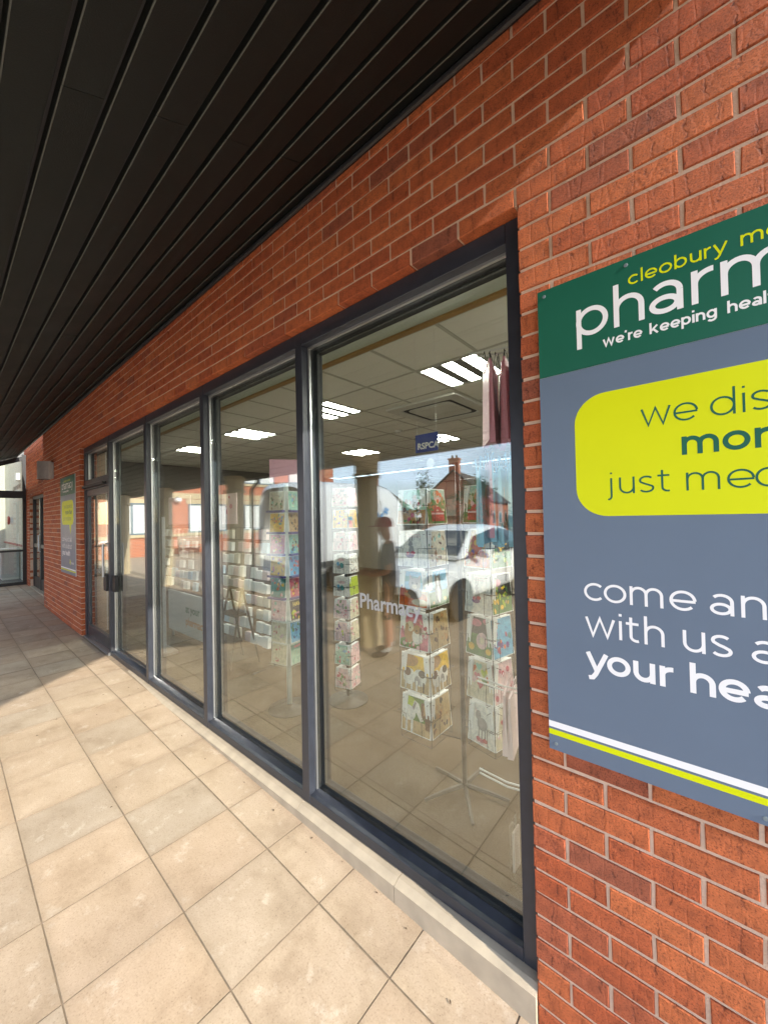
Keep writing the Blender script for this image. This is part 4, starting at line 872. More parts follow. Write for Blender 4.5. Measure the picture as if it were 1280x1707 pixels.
# wire grid walls with small packs
NTH = ['first', 'second', 'third', 'fourth', 'fifth', 'sixth', 'seventh', 'eighth', 'ninth', 'tenth']
def grid_wall(name, label, x0, x1, y, z0, z1, cols_, rows_, where, skip=0.15, seed=3):
    rr = random.Random(seed); t = thing(name, label, 'display rack', ((x0+x1)/2, y, FL)); cx = (x0+x1)/2; m = MB()
    for i in range(cols_+1): xx = x0+(x1-x0)*i/cols_-cx; m.tube([(xx, 0, z0-FL), (xx, 0, z1-FL)], .0025, 5)
    for k in range(rows_+1): zz = z0+(z1-z0)*k/rows_-FL; m.tube([(x0-cx, 0, zz), (x1-cx, 0, zz)], .0025, 5)
    m.build('wire_grid', WIRE, t)
    for s_ in (-1, 1): m = MB(); m.tube([(s_*(x1-x0)/2, .02, z1-FL), (s_*(x1-x0)/2, .03, .02), (s_*(x1-x0)/2, -.22, .012)], .011, 6); m.build('leg', WIRE, t)
    dw, dz = (x1-x0)/cols_, (z1-z0)/rows_
    cc = [('white', CARD), ('cream', mat('cream_pack', (.62, .58, .50), .5)), ('pale blue', mat('pale_blue_pack', (.45, .58, .70), .5)), ('grey', mat('grey_pack', (.32, .32, .33), .5)), ('pale pink', mat('pale_pink_pack', (.70, .55, .55), .5))]
    for k in range(rows_):
        for i in range(cols_):
            if rr.random() < skip: continue
            cn, cm = rr.choice(cc+[cc[0]]*4+[cc[1]]*2)
            h_ = dz*rr.uniform(.62, .84); w2 = dw*.86; m = MB(); m.box(-w2/2, w2/2, -.03-rr.uniform(0, .02), -.006, 0, h_)
            o = m.build('stock_pack', cm, None, loc=(x0+dw*(i+.5), y, z0+dz*k+.01)); o.rotation_euler = (R(-4), 0, rr.uniform(-.05, .05))
            tag(o, f'{cn} pack, {NTH[k]} row up, {NTH[i]} column from the left, {where}', 'pack', 'small packs on the wire grid walls')
    return t
grid_wall('grid_rack', 'black wire grid rack full of small pale packs, in the second bay', -4.75, -3.55, .98, .34, 1.62, 10, 9, 'second-bay grid rack')
grid_wall('grid_rack', 'black wire grid rack of pale packs behind the third bay', -6.35, -5.25, .98, .75, 1.62, 8, 6, 'third-bay grid rack', .2, 5)
def poster(x, y, z, w_, h_, colr, label, kind=None):
    t = thing('display_sheet', label, 'sheet', (x, y, z)); m = MB(); m.box(-w_/2, w_/2, 0, .006, 0, h_); m.build('sheet', mat('sheet_'+colr, P_[colr], .5), t)
    if kind:
        m = MB()
        for k, (c, P) in enumerate(art(kind, 99)[1:]): m.col = P_[c]; m.poly([(-w_/2+a*w_, -.0004-.0001*k, b_*h_) for a, b_ in P])
        m.build('print', PRINT, t)
poster(-4.35, .93, 1.66, .42, .36, 'pale', 'pale pink printed sheet standing on top of the second-bay rack', 'robin'); poster(-5.75, .93, 1.66, .75, .40, 'pale', 'plain pale sheet standing on top of the third-bay rack')

# sunglasses tower with upright lettering
ev = thing('sunglasses_stand', 'narrow grey sunglasses tower with upright lettering behind the third bay', 'display stand', (-5.02, .42, FL))
m = MB(); m.box(-.13, .13, -.02, .02, 0, 1.62); bevel(m.build('panel', mat('stand_grey', (.48, .48, .48), .5), ev)); m = MB(); m.box(-.16, .16, -.14, .14, -.0, .03); m.build('base', BEAD, ev)
me = text_mesh('EYELEVEL', .135, offset=.002); me.materials.clear(); me.materials.append(DKT); put('lettering', me, ev, (-.02, -.022, .06), (R(90), R(-90), 0))
me = text_mesh('SUNGLASSES', .05); me.materials.clear(); me.materials.append(DKT); put('lettering', me, ev, (.08, -.022, .06), (R(90), R(-90), 0))
for i in range(9):
    z = .86+i*.085; m = MB(); rr = random.Random(i)
    for s_ in (-1, 1):
        m.prism([(s_*.038+.032*math.cos(R(30*j)), 0, .022*math.sin(R(30*j))) for j in range(12)][::-1], (0, -.006, 0)); m.tube([(s_*.072, 0, .008), (s_*.074, .05, .006)], .003, 5)
    m.tube([(-.01, -.003, .006), (.01, -.003, .006)], .003, 5)
    o = m.build('sunglasses', mat(['lens_black', 'lens_brown', 'lens_red'][i % 3], [(.02, .02, .02), (.10, .05, .03), (.22, .03, .05)][i % 3], .2), None, loc=(-5.02, .365, FL+z)); tag(o, f'{["black", "brown", "dark red"][i % 3]} sunglasses, {ORD[8-i]} pair down the grey tower', 'sunglasses', 'sunglasses on the tower')
# low notice board
lb = thing('notice_board', 'low white notice board with green and orange lettering, third bay', 'board', (-5.2, .80, FL))
m = MB(); m.box(-.62, .62, 0, .03, .08, .62); bevel(m.build('panel', mat('board_white', (.55, .56, .54), .5), lb))
for s_ in (-1, 1): m = MB(); m.tube([(s_*.5, .015, 0), (s_*.5, .015, .1)], .015, 6); m.build('leg', BEAD, lb)
text('at your', .14, mat('board_green', (.03, .16, .11), .5), lb, (-.05, -.002, .38), (R(90), 0, 0), offset=.003); text('pharmacy', .14, mat('board_orange', (.55, .22, .05), .5), lb, (-.05, -.002, .22), (R(90), 0, 0), offset=.003)
# folded black steps
STB = mat('stool_bronze', (.09, .06, .035), .45)
fs_ = thing('step_stool', 'dark folded step stool leaning by the grid rack, second bay', 'step stool', (-4.0, .66, FL))
for s_ in (-1, 1):
    m = MB(); m.tube([(s_*.17, .0, 0), (s_*.14, .16, .82)], .012, 6); m.build('leg', STB, fs_); m = MB(); m.tube([(s_*.17, .34, 0), (s_*.14, .17, .82)], .012, 6); m.build('leg', STB, fs_)
m = MB(); m.tube([(-.14, .165, .82), (.14, .165, .82)], .014, 6); m.build('top_bar', STB, fs_)
for zz, yy in ((.27, .05), (.54, .10)): m = MB(); m.box(-.16, .16, yy-.04, yy+.10, zz, zz+.02); m.build('step', STB, fs_)

# gift bags in hanging bunches
def gift_bag(x, y, z, rz, colr, label, group, h_=.30, w_=.20, d_=.05):
    t = thing('gift_bag', label, 'gift bag', (x, y, z), rz, group); mt = mat('bag_'+colr, P_[colr], .4)
    m = MB(); m.add([(-w_/2, -d_/2, 0), (w_/2, -d_/2, 0), (w_/2, d_/2, 0), (-w_/2, d_/2, 0), (-w_/2, -.004, h_), (w_/2, -.004, h_), (w_/2, .004, h_), (-w_/2, .004, h_), (-w_/2+.004, 0, h_*.35), (w_/2-.004, 0, h_*.35)],
        [(0, 3, 2, 1), (0, 1, 5, 4), (2, 3, 7, 6), (1, 2, 9), (2, 6, 5, 1, 9)[:0] or (1, 9, 6, 5), (9, 2, 6), (0, 8, 3), (0, 4, 7, 8), (8, 7, 3), (4, 5, 6, 7)])
    m.build('paper', mt, t)
    m = MB()
    for s_ in (-1, 1): m.tube([(-w_*.2, s_*.005, h_*.96), (-w_*.14, s_*.012, h_+.06), (w_*.14, s_*.012, h_+.06), (w_*.2, s_*.005, h_*.96)], .002, 5)
    m.build('handle', WIRE if colr == 'pink' else mt, t)
    m = MB(); m.col = P_['purple' if colr == 'pink' else 'pale']; m.poly([(-w_*.2, -d_/2*.55-.002, h_*.45), (w_*.2, -d_/2*.55-.002, h_*.45), (w_*.1, -d_/2*.25-.003, h_*.75), (-w_*.1, -d_/2*.25-.003, h_*.75)]); m.build('printed_motif', PRINT, t)
PKB = ['first', 'second', 'third', 'fourth', 'fifth', 'sixth', 'seventh', 'eighth']
def edge_on(x, y, k): return math.atan2(y+1.305, x)+R((9, -7, 3, -11, 6)[k % 5])
for i in range(5): x, y = -.785+.030*i, .36+.012*i; gift_bag(x, y, 2.03-.010*(i % 3), edge_on(x, y, i), 'pink', f'pink gift bag with black handles, {PKB[i]} from the left in the upper bunch', 'hanging pink gift bags', .36, .20, .024)
for i in range(8): x, y = -.83+.024*i, .34+.012*i; gift_bag(x, y, 1.56+.012*(i % 3), edge_on(x, y, i+2), 'sky', f'pale blue gift bag, {PKB[i]} from the left in the lower bunch', 'hanging blue gift bags', .34, .20, .024)
gift_bag(-.775, .33, 1.60, edge_on(-.775, .33, 0), 'pink', 'single pink gift bag among the pale blue bags', None, .34, .14, .02)
hk = thing('hanging_rail', 'pale wire rail holding the gift bags beside the right jamb', 'rail', (-.62, .40, FL))
m = MB(); m.tube([(0, 0, 0), (0, 0, 2.6)], .010, 8); m.build('post', WIREW, hk)
for zz in (2.32, 1.80, .78, .35): m = MB(); m.tube([(0, 0, zz), (-.12, -.03, zz), (-.25, -.04, zz+.015)], .004, 6); m.tube([(0, 0, zz-.02), (-.12, -.03, zz-.02), (-.25, -.04, zz-.005)], .004, 6); m.build('hook', WIREW, hk)
for i, (x, z) in enumerate(((-.73, .66), (-.70, .655))): gift_bag(x, .36, z, edge_on(x, .36, 2*i+1), 'pale', f'thin pale pink gift bag, {PKB[i]} of two on the low hook', 'low pale gift bags', .26, .16, .025)
cp = thing('hanging_pack', 'clear narrow hanging pack with pale insert near the floor, right jamb', 'pack', (-.655, .25, .14)); m = MB(); m.box(-.012, .012, -.04, .04, .06, .30); m.build('sleeve', CLEAR, cp); m = MB(); m.box(-.004, .004, -.03, .03, .10, .26); m.build('insert', mat('insert_pale', (.6, .5, .46), .5), cp)
# charity board behind the glass
rb = thing('display_board', 'blue-topped clear charity board hanging behind the near pane', 'board', (-1.51, .92, 1.95))
m = MB(); m.box(-.095, .095, 0, .006, 0, .20); m.build('clear_panel', CLEAR, rb); m = MB(); m.box(-.095, .095, -.001, .006, .201, .33); bevel(m.build('blue_header', mat('header_blue', (.02, .04, .26), .35), rb), .004); text('RSPCA', .060, SWH, rb, (-.075, -.003, .225), (R(90), 0, 0), offset=.002)
m = MB(); m.prism([(.03+.03*math.cos(R(20*i)), -.001, .12+.035*math.sin(R(20*i))) for i in range(18)][::-1], (0, -.0008, 0)); m.build('round_mark', SWH, rb)
for s_ in (-1, 1): m = MB(); m.tube([(s_*.08, .003, .33), (s_*.08, .003, 3.0-1.95)], .0012, 4); m.build('cord', WIREW, rb)

# ================================================================== ACROSS THE FORECOURT (seen mirrored in the glass)
GZ = -.04
VWH = mat('van_white', (.80, .81, .82), .25, var=.02); TYRE = mat('tyre', (.02, .02, .02), .8); RIM = mat('wheel_rim', (.35, .36, .37), .3, metal=.7); PLAST = mat('black_trim', (.025, .025, .027), .5)
def loft(stations, n=14, power=5.0):
    """stations: (s, z0, z1, half width low, half width high) -> smooth shell along +x"""
    m = MB(); rings = []
    for s, z0, z1, w0, w1 in stations:
        ring = []
        for k in range(n*2):
            a = 2*math.pi*(k+.5)/(n*2); c, sn = math.cos(a), math.sin(a)
            e = 2/power; x = math.copysign(abs(c)**e, c); z = math.copysign(abs(sn)**e, sn); f = (z+1)/2
            ring.append((s, x*(w0+(w1-w0)*f), z0+(z1-z0)*f))
        rings.append(ring)
    N = n*2; vs = [v for r_ in rings for v in r_]; fs = []
    for i in range(len(rings)-1):
        for k in range(N): fs.append((i*N+k, i*N+(k+1) % N, (i+1)*N+(k+1) % N, (i+1)*N+k))
    fs += [list(range(N)), [len(vs)-N+k for k in range(N)][::-1]]
    return m.add(vs, fs)
def wheel(t, x, y, r_=.34):
    s_ = 1 if y > 0 else -1
    w_ = bpy.data.objects.new('wheel', None); C.objects.link(w_); w_.parent = t; w_.location = (x, y, r_); w_.rotation_euler = (R(90)*s_, 0, 0)
    m = MB(); m.lathe([(r_*.62, -.01), (r_*.9, -.015), (r_, .02), (r_, .18), (r_*.9, .21), (r_*.62, .21)], n=24); m.build('tyre', TYRE, w_, smooth=False)
    m = MB(); m.lathe([(r_*.6, -.012), (r_*.5, .0), (r_*.2, -.02), (.03, -.03)][::-1], n=24); m.build('rim', RIM, w_)
# van: local +x is the nose
van = thing('delivery_van', 'tall white delivery van with blue lettering, mirrored in the near panes', 'van', (-7.93, -3.85, GZ), R(-90)); van.scale = (.87, 1, 1)
st = [(0, .40, 2.52, .95, .88), (.06, .36, 2.62, 1.0, .92), (.6, .34, 2.68, 1.03, .93), (3.2, .34, 2.70, 1.03, .93), (3.75, .34, 2.62, 1.03, .90), (4.1, .34, 2.42, 1.03, .86), (4.55, .34, 2.05, 1.03, .84), (5.1, .34, 1.48, 1.02, .86), (5.35, .34, 1.36, 1.01, .88), (5.8, .34, 1.20, .98, .86), (5.98, .40, 1.02, .90, .80), (6.02, .45, .9, .82, .74)]
loft(st).build('body', VWH, van, smooth=True)
for x in (1.15, 4.95):
    for y in (-.80, .80):
        wheel(van, x, y*1.03-(.0), .35)
        m = MB(); m.lathe([(.43, 0), (.43, .02)], n=24); o = m.build('wheel_arch', PLAST, van, loc=(x, math.copysign(1.016, y), .36), rot=(R(90) if y < 0 else R(-90), 0, 0))
for s_ in (-1, 1):
    yy = s_*1.0
    m = MB(); m.prism([(4.22, yy*1.005, 1.40), (4.95, yy*.995, 1.40), (4.95, yy*.975, 1.55), (4.50, yy*.945, 1.98), (4.22, yy*.94, 2.03)], (0, s_*.02, 0)); m.build('side_window', CARGLASS, van)
    m = MB(); m.prism([(4.18, yy*.99, 1.36), (5.0, yy*.985, 1.36), (5.0, yy*.965, 1.56), (4.52, yy*.93, 2.02), (4.18, yy*.925, 2.07)], (0, s_*.012, 0)); m.build('window_seal', PLAST, van)
    m = MB(); m.box(4.75, 4.95, yy*1.02, yy*1.22, 1.38, 1.72); bevel(m.build('mirror', PLAST, van), .03, 3)
    m = MB(); m.box(.3, 5.5, yy*1.028, yy*1.045, .62, .74); m.build('side_moulding', PLAST, van)
    m = MB(); m.box(.02, -.01, yy*.86, yy*.93, .95, 1.5); m.build('tail_light', mat('tail_red', (.4, .02, .02), .3), van)
    m = MB(); m.prism([(5.72, yy*.78, .95), (5.95, yy*.74, .95), (5.80, yy*.82, 1.22), (5.62, yy*.84, 1.2)], (0, s_*.10, 0)); m.build('headlight', BEAD, van)
    for xx in (1.7, 2.9, 4.12): m = MB(); m.box(xx, xx+.012, yy*1.020, yy*1.034, .6, 2.2); m.build('panel_seam', PLAST, van)
m = MB(); m.add([(4.66, -.80, 1.94), (4.66, .80, 1.94), (5.22, .86, 1.46), (5.22, -.86, 1.46), (4.70, -.78, 1.99), (4.70, .78, 1.99), (5.26, .84, 1.49), (5.26, -.84, 1.49)], [(0, 3, 2, 1), (4, 5, 6, 7), (0, 1, 5, 4), (2, 3, 7, 6), (1, 2, 6, 5), (3, 0, 4, 7)]); m.build('windscreen', CARGLASS, van)
m = MB(); m.box(5.9, 6.06, -.85, .85, .35, .62); bevel(m.build('bumper', PLAST, van), .04, 3)
m = MB(); m.box(6.0, 6.04, -.5, .5, .72, .95); m.build('grille', PLAST, van)
VB = mat('van_blue', (.02, .25, .60), .35)
me = text_mesh('NUMARK', .40, offset=.004, sx=.92); me.materials.clear(); me.materials.append(VB)
put('lettering', me, van, (3.02, 1.036, 1.60), (R(90), 0, R(180)))
m = MB()
for a in range(4):
    a_ = R(90*a+25); ax = Vector((math.cos(a_), 0, math.sin(a_))); px = Vector((-ax.z, 0, ax.x)); c = Vector((3.16, 1.032, 1.92))
    m.prism([c+px*.03+ax*.02, c-px*.03+ax*.02, c-px*.04+ax*.11, c+px*.04+ax*.11], (0, .004, 0))
m.build('logo_mark', VB, van)

# car: local +x is the nose, pointing at the shop
car = thing('parked_car', 'white hatchback parked nose towards the shop, mirrored in the near pane', 'car', (-4.12, -7.55, GZ), R(90))
CWH = mat('car_white', (.82, .82, .82), .2, var=.02)
loft([(0, .42, .95, .70, .68), (.05, .32, 1.02, .82, .78), (.6, .24, 1.04, .89, .83), (2.6, .22, 1.02, .90, .82), (3.1, .24, .98, .89, .80), (3.8, .26, .86, .86, .74), (4.15, .30, .74, .80, .66), (4.25, .36, .62, .70, .58)], 14, 4.5).build('body', CWH, car, smooth=True)
cab = [(.30, 1.0, 1.06, .78, .70), (.55, .98, 1.34, .80, .62), (.9, .98, 1.50, .82, .60), (1.6, .98, 1.56, .83, .60), (2.1, .98, 1.54, .83, .60), (2.5, .98, 1.44, .82, .62), (3.05, .98, 1.10, .80, .70), (3.2, .97, 1.02, .79, .72)]
loft(cab, 14, 6).build('cabin', CWH, car, smooth=True)
m = MB(); m.add([(2.52, -.57, 1.455), (2.52, .57, 1.455), (3.16, .70, 1.055), (3.16, -.70, 1.055), (2.50, -.57, 1.43), (2.50, .57, 1.43), (3.14, .70, 1.03), (3.14, -.70, 1.03)], [(0, 3, 2, 1), (4, 5, 6, 7), (0, 1, 5, 4), (2, 3, 7, 6), (1, 2, 6, 5), (3, 0, 4, 7)]); m.build('windscreen', mat('dark_glass', (.02, .025, .028), .05, spec=.8, var=.0), car)
for s_ in (-1, 1):
    for a, c, d in ((1.62, 2.55, 'f'), (.72, 1.55, 'r')):
        z1a, z1c = (1.49, 1.36) if d == 'f' else (1.36, 1.49); 
        P = [(a, s_*.835, 1.03), (c+(.40 if d == 'f' else 0), s_*.828, 1.03), (c, s_*.70, z1c), (a, s_*.685, z1a)]
        m = MB(); m.prism(P, (0, s_*.012, 0)); m.build('side_window', MATS['dark_glass'], car)
    m = MB(); m.box(2.55, 2.72, s_*.88, s_*1.06, .98, 1.12); bevel(m.build('mirror', CWH, car), .03, 3)
    m = MB(); m.prism([(3.75, s_*.70, .66), (4.18, s_*.58, .64), (4.02, s_*.66, .80), (3.72, s_*.78, .82)], (0, s_*.06, 0)); m.build('headlight', BEAD, car)
    m = MB(); m.box(1.58, 1.60, s_*.895, s_*.905, .4, 1.0); m.build('door_seam', PLAST, car); m = MB(); m.box(1.75, 1.93, s_*.895, s_*.925, .88, .91); m.build('door_handle', CWH, car)
    m = MB(); m.box(-.02, .05, s_*.55, s_*.76, .78, .98); m.build('tail_light', MATS['tail_red'], car)
    for x in (.75, 3.35):
        wheel(car, x, s_*.72, .31); m = MB(); m.lathe([(.37, 0), (.37, .015)], n=24); m.build('wheel_arch', PLAST, car, loc=(x, s_*.888, .32), rot=(R(90) if s_ < 0 else R(-90), 0, 0))
m = MB(); m.box(4.12, 4.27, -.45, .45, .34, .50); bevel(m.build('grille', PLAST, car), .02); m = MB(); m.box(4.26, 4.285, -.26, .26, .50, .61); m.build('number_plate', mat('plate_white', (.7, .7, .68), .4), car)

# person standing by the column, profile towards the shop door
SKIN = mat('skin', (.42, .22, .15), .55); TEE = mat('grey_shirt', (.11, .12, .13), .8); SHORT = mat('black_shorts', (.015, .015, .018), .8); SHOE = mat('dark_shoe', (.05, .035, .03), .6); SOCK = mat('sock', (.5, .5, .5), .8); REDC = mat('red_cap', (.28, .02, .035), .7)
pe = thing('person', 'person in red cap, grey T-shirt and black shorts, mirrored in the glass', 'person', (-2.96, -1.98, zf(-2.96)), R(140)); pe.scale = (.90, .90, .90)
def skin_mesh(V, E, rad, root, sub=2):
    me = bpy.data.meshes.new('sk'); me.from_pydata(V, E, []); o = bpy.data.objects.new('sk', me); C.objects.link(o)
    o.modifiers.new('s', 'SKIN'); sd_ = o.modifiers.new('d', 'SUBSURF'); sd_.levels = sub; sd_.render_levels = sub
    for i, r_ in enumerate(rad): me.skin_vertices[0].data[i].radius = r_ if isinstance(r_, tuple) else (r_, r_)
    me.skin_vertices[0].data[root].use_root = True
    out = bpy.data.meshes.new_from_object(o.evaluated_get(bpy.context.evaluated_depsgraph_get())); bpy.data.objects.remove(o); return out
# local +x is forward
V = [(0, 0, .93), (.01, 0, 1.10), (.015, 0, 1.28), (0, 0, 1.42), (.0, 0, 1.50), (.03, 0, 1.58), (.05, 0, 1.66), (.05, 0, 1.73),          # pelvis..head 0-7
     (0, .10, .88), (.02, .11, .50), (-.02, .11, .10), (.06, .115, .045), (.19, .12, .035),                      # left leg 8-12
     (0, -.10, .88), (.03, -.11, .50), (.02, -.11, .10), (.10, -.115, .045), (.23, -.12, .035),                  # right leg 13-17
     (0, .19, 1.40), (-.02, .25, 1.12), (.20, .20, 1.05), (.28, .17, 1.06),                                        # left arm 18-21
     (0, -.19, 1.40), (.0, -.25, 1.12), (.22, -.18, 1.08), (.30, -.14, 1.10)]                                      # right arm 22-25
Ed = [(0, 1), (1, 2), (2, 3), (3, 4), (4, 5), (5, 6), (6, 7), (0, 8), (8, 9), (9, 10), (10, 11), (11, 12), (0, 13), (13, 14), (14, 15), (15, 16), (16, 17), (3, 18), (18, 19), (19, 20), (20, 21), (3, 22), (22, 23), (23, 24), (24, 25)]
rad = [(.15, .13), (.155, .13), (.165, .125), (.12, .10), (.058, .058), (.075, .08), (.085, .10), (.07, .085), .10, .065, .042, .045, .035, .10, .065, .042, .045, .035, .065, .045, .036, .03, .065, .045, .036, .03]
bm_ = skin_mesh(V, Ed, rad, 0)
for mt in (SKIN, TEE, SHORT, SHOE, SOCK): bm_.materials.append(mt)
for p_ in bm_.polygons:
    c = p_.center; arm = (abs(c.y) > .17 and c.z < 1.22) or (c.x > .17 and .9 < c.z < 1.2)
    p_.material_index = 3 if c.z < .085 else 4 if c.z < .14 else 0 if c.z < .50 else 2 if c.z < .92 and not arm else 0 if arm or c.z > 1.47 else 1
    p_.use_smooth = True
put('body', bm_, pe)
for s_ in (-1, 1):     # five fingers each, closing on the phone in front
    hx, hy, hz = (.28, .17, 1.06) if s_ > 0 else (.30, -.14, 1.10)
    for k in range(4):
        f0 = Vector((hx+.02, hy-s_*.012, hz+.03-.02*k)); m = MB(); L_ = (.075, .085, .08, .062)[k]
        m.tube([f0, f0+Vector((L_*.45, -s_*.02, .005)), f0+Vector((L_*.75, -s_*.05, .0)), f0+Vector((L_*.75, -s_*.075, -.004))], [.010, .0095, .009, .007], 6); m.build('finger', SKIN, pe, smooth=True)
    m = MB(); f0 = Vector((hx-.01, hy-s_*.02, hz+.03)); m.tube([f0, f0+Vector((.02, -s_*.03, .03)), f0+Vector((.05, -s_*.045, .03))], [.012, .010, .008], 6); m.build('thumb', SKIN, pe, smooth=True)
m = MB(); m.tube([(.135, 0, 1.64), (.165, 0, 1.615), (.14, 0, 1.605)], [.012, .016, .008], 6); m.build('nose', SKIN, pe, smooth=True)
for s_ in (-1, 1): m = MB(); m.tube([(.04, s_*.095, 1.60), (.03, s_*.108, 1.63), (.045, s_*.10, 1.66)], [.010, .016, .010], 6); m.build('ear', SKIN, pe, smooth=True); m = MB(); m.lathe([(.004, -.006), (.009, 0), (.004, .006)], (.128, s_*.035, 1.655), 8); m.build('eye', BLACK, pe)
m = MB(); m.tube([(.138, -.025, 1.57), (.145, 0, 1.568), (.138, .025, 1.57)], .006, 6); m.build('mouth', mat('lips', (.35, .12, .10), .5), pe)
m = MB(); m.lathe([(.112, 1.685), (.116, 1.71), (.108, 1.76), (.080, 1.80), (.03, 1.822)], (.045, 0, 0), 20); cp_ = m.build('cap', REDC, pe, smooth=True)
m = MB(); m.prism([(.12, -.085, 1.695), (.20, -.07, 1.69), (.245, 0, 1.685), (.20, .07, 1.69), (.12, .085, 1.695)], (0, 0, .010)); m.build('peak', REDC, cp_)

# bench in front of the far wing
be = thing('park_bench', 'slatted timber bench against the far brick wing, mirrored in the glass', 'bench', (-20.6, -7.3, GZ), R(90))
BT = mat('bench_timber', (.42, .33, .25), .7)
for i in range(4): m = MB(); m.box(-.9, .9, -.05-.11*i, .045-.11*i, .43, .46); m.build('seat_slat', BT, be)
for i in range(4): m = MB(); m.box(-.9, .9, .06, .085, .55+.11*i, .635+.11*i); m.build('back_slat', BT, be)
for s_ in (-1, 1):
    m = MB(); m.box(s_*.8-.03, s_*.8+.03, .03, .09, 0, .98); m.build('leg', BT, be); m = MB(); m.box(s_*.8-.03, s_*.8+.03, -.40, -.34, 0, .62); m.build('leg', BT, be); m = MB(); m.box(s_*.8-.03, s_*.8+.03, -.42, .029, .62, .66); m.build('armrest', BT, be)

# far brick wing
BRF = bpy.data.materials.new('far_brickwork'); BRF.use_nodes = True
n, l = BRF.node_tree.nodes, BRF.node_tree.links; b = n['Principled BSDF']; b.inputs['Roughness'].default_value = .85
bt = n.new('ShaderNodeTexBrick'); bt.inputs['Scale'].default_value = 1.0; bt.inputs['Brick Width'].default_value = .225; bt.inputs['Row Height'].default_value = .075; bt.inputs['Mortar Size'].default_value = .006
bt.inputs['Color1'].default_value = (.48, .13, .05, 1); bt.inputs['Color2'].default_value = (.38, .10, .045, 1); bt.inputs['Mortar'].default_value = (.48, .36, .27, 1)
g_ = n.new('ShaderNodeNewGeometry'); sp = n.new('ShaderNodeSeparateXYZ'); l.new(g_.outputs['Position'], sp.inputs[0]); ad_ = n.new('ShaderNodeMath'); l.new(sp.outputs['X'], ad_.inputs[0]); l.new(sp.outputs['Y'], ad_.inputs[1]); cb = n.new('ShaderNodeCombineXYZ'); l.new(ad_.outputs[0], cb.inputs[0]); l.new(sp.outputs['Z'], cb.inputs[1]); l.new(cb.outputs[0], bt.inputs['Vector']); l.new(bt.outputs['Color'], b.inputs['Base Color'])
ROOF = mat('roof_tile', (.10, .075, .06), .8, var=.25, scale=3, bump=.4, bscale=12); WFR = mat('blue_grey_frame', (.10, .15, .19), .4); BLIND = mat('window_blind', (.72, .74, .73), .6)
wing = thing('brick_building', 'two-storey brick wing with stone bands and blue-grey windows, mirrored across forecourt', 'building', (-22, 0, GZ))
m = MB(); m.box(-8, 0, -18.2, -2.6, 0, 6.4); m.build('wall', BRF, wing)
m = MB(); m.box(-8, .05, -18.25, -2.55, 3.0, 3.30); m.build('stone_band', STONE, wing); m = MB(); m.box(.0, .04, -18.22, -2.6, .95, 1.10); m.build('stone_band', STONE, wing)
m = MB(); m.box(-8.1, .15, -18.35, -2.45, 6.4, 6.65); m.build('coping', STONE, wing)
m = MB(); m.prism([(-8.2, -2.4, 6.65), (.2, -2.4, 6.65), (-4, -2.4, 8.0)], (0, -16.0, 0)); m.build('roof', ROOF, wing)
for zb, zt in ((1.12, 2.72), (4.0, 5.5)):
    for yc in (-4.8, -8.6, -11.9, -15.2):
        wd_ = .9 if yc == -4.8 else 1.1
        f = MB(); f.box(.0, .05, yc-wd_, yc+wd_, zb, zb+.08); f.box(.0, .05, yc-wd_, yc+wd_, zt-.08, zt); f.box(0, .05, yc-wd_, yc-wd_+.08, zb+.08, zt-.08); f.box(0, .05, yc+wd_-.08, yc+wd_, zb+.08, zt-.08); f.box(0, .045, yc-.04, yc+.04, zb+.08, zt-.08)
        fo = f.build('window', WFR, wing)
        for s_ in (-1, 1): m = MB(); m.box(.006, .02, yc+s_*.04, yc+s_*(wd_-.08), zb+.08, zt-.08); m.build('pane', BLIND, fo)
        m = MB(); m.box(0, .09, yc-wd_-.1, yc+wd_+.1, zb-.14, zb); m.build('sill', STONE, fo); m = MB(); m.box(0, .06, yc-wd_-.1, yc+wd_+.1, zt, zt+.24); m.build('lintel', STONE, fo)
wl = thing('globe_lamp', 'round white wall lamp on the far brick wing, mirrored in the glass', 'lamp', (-21.95, -6.9, 2.85)); m = MB(); m.lathe([(.05, -.12), (.15, -.06), (.19, .0), (.15, .10), (.05, .14)], (.2, 0, 0), 16); m.build('globe', WHITE, wl, smooth=True); m = MB(); m.box(-.04, .2, -.05, .05, .12, .18); m.build('bracket', BLACK, wl)

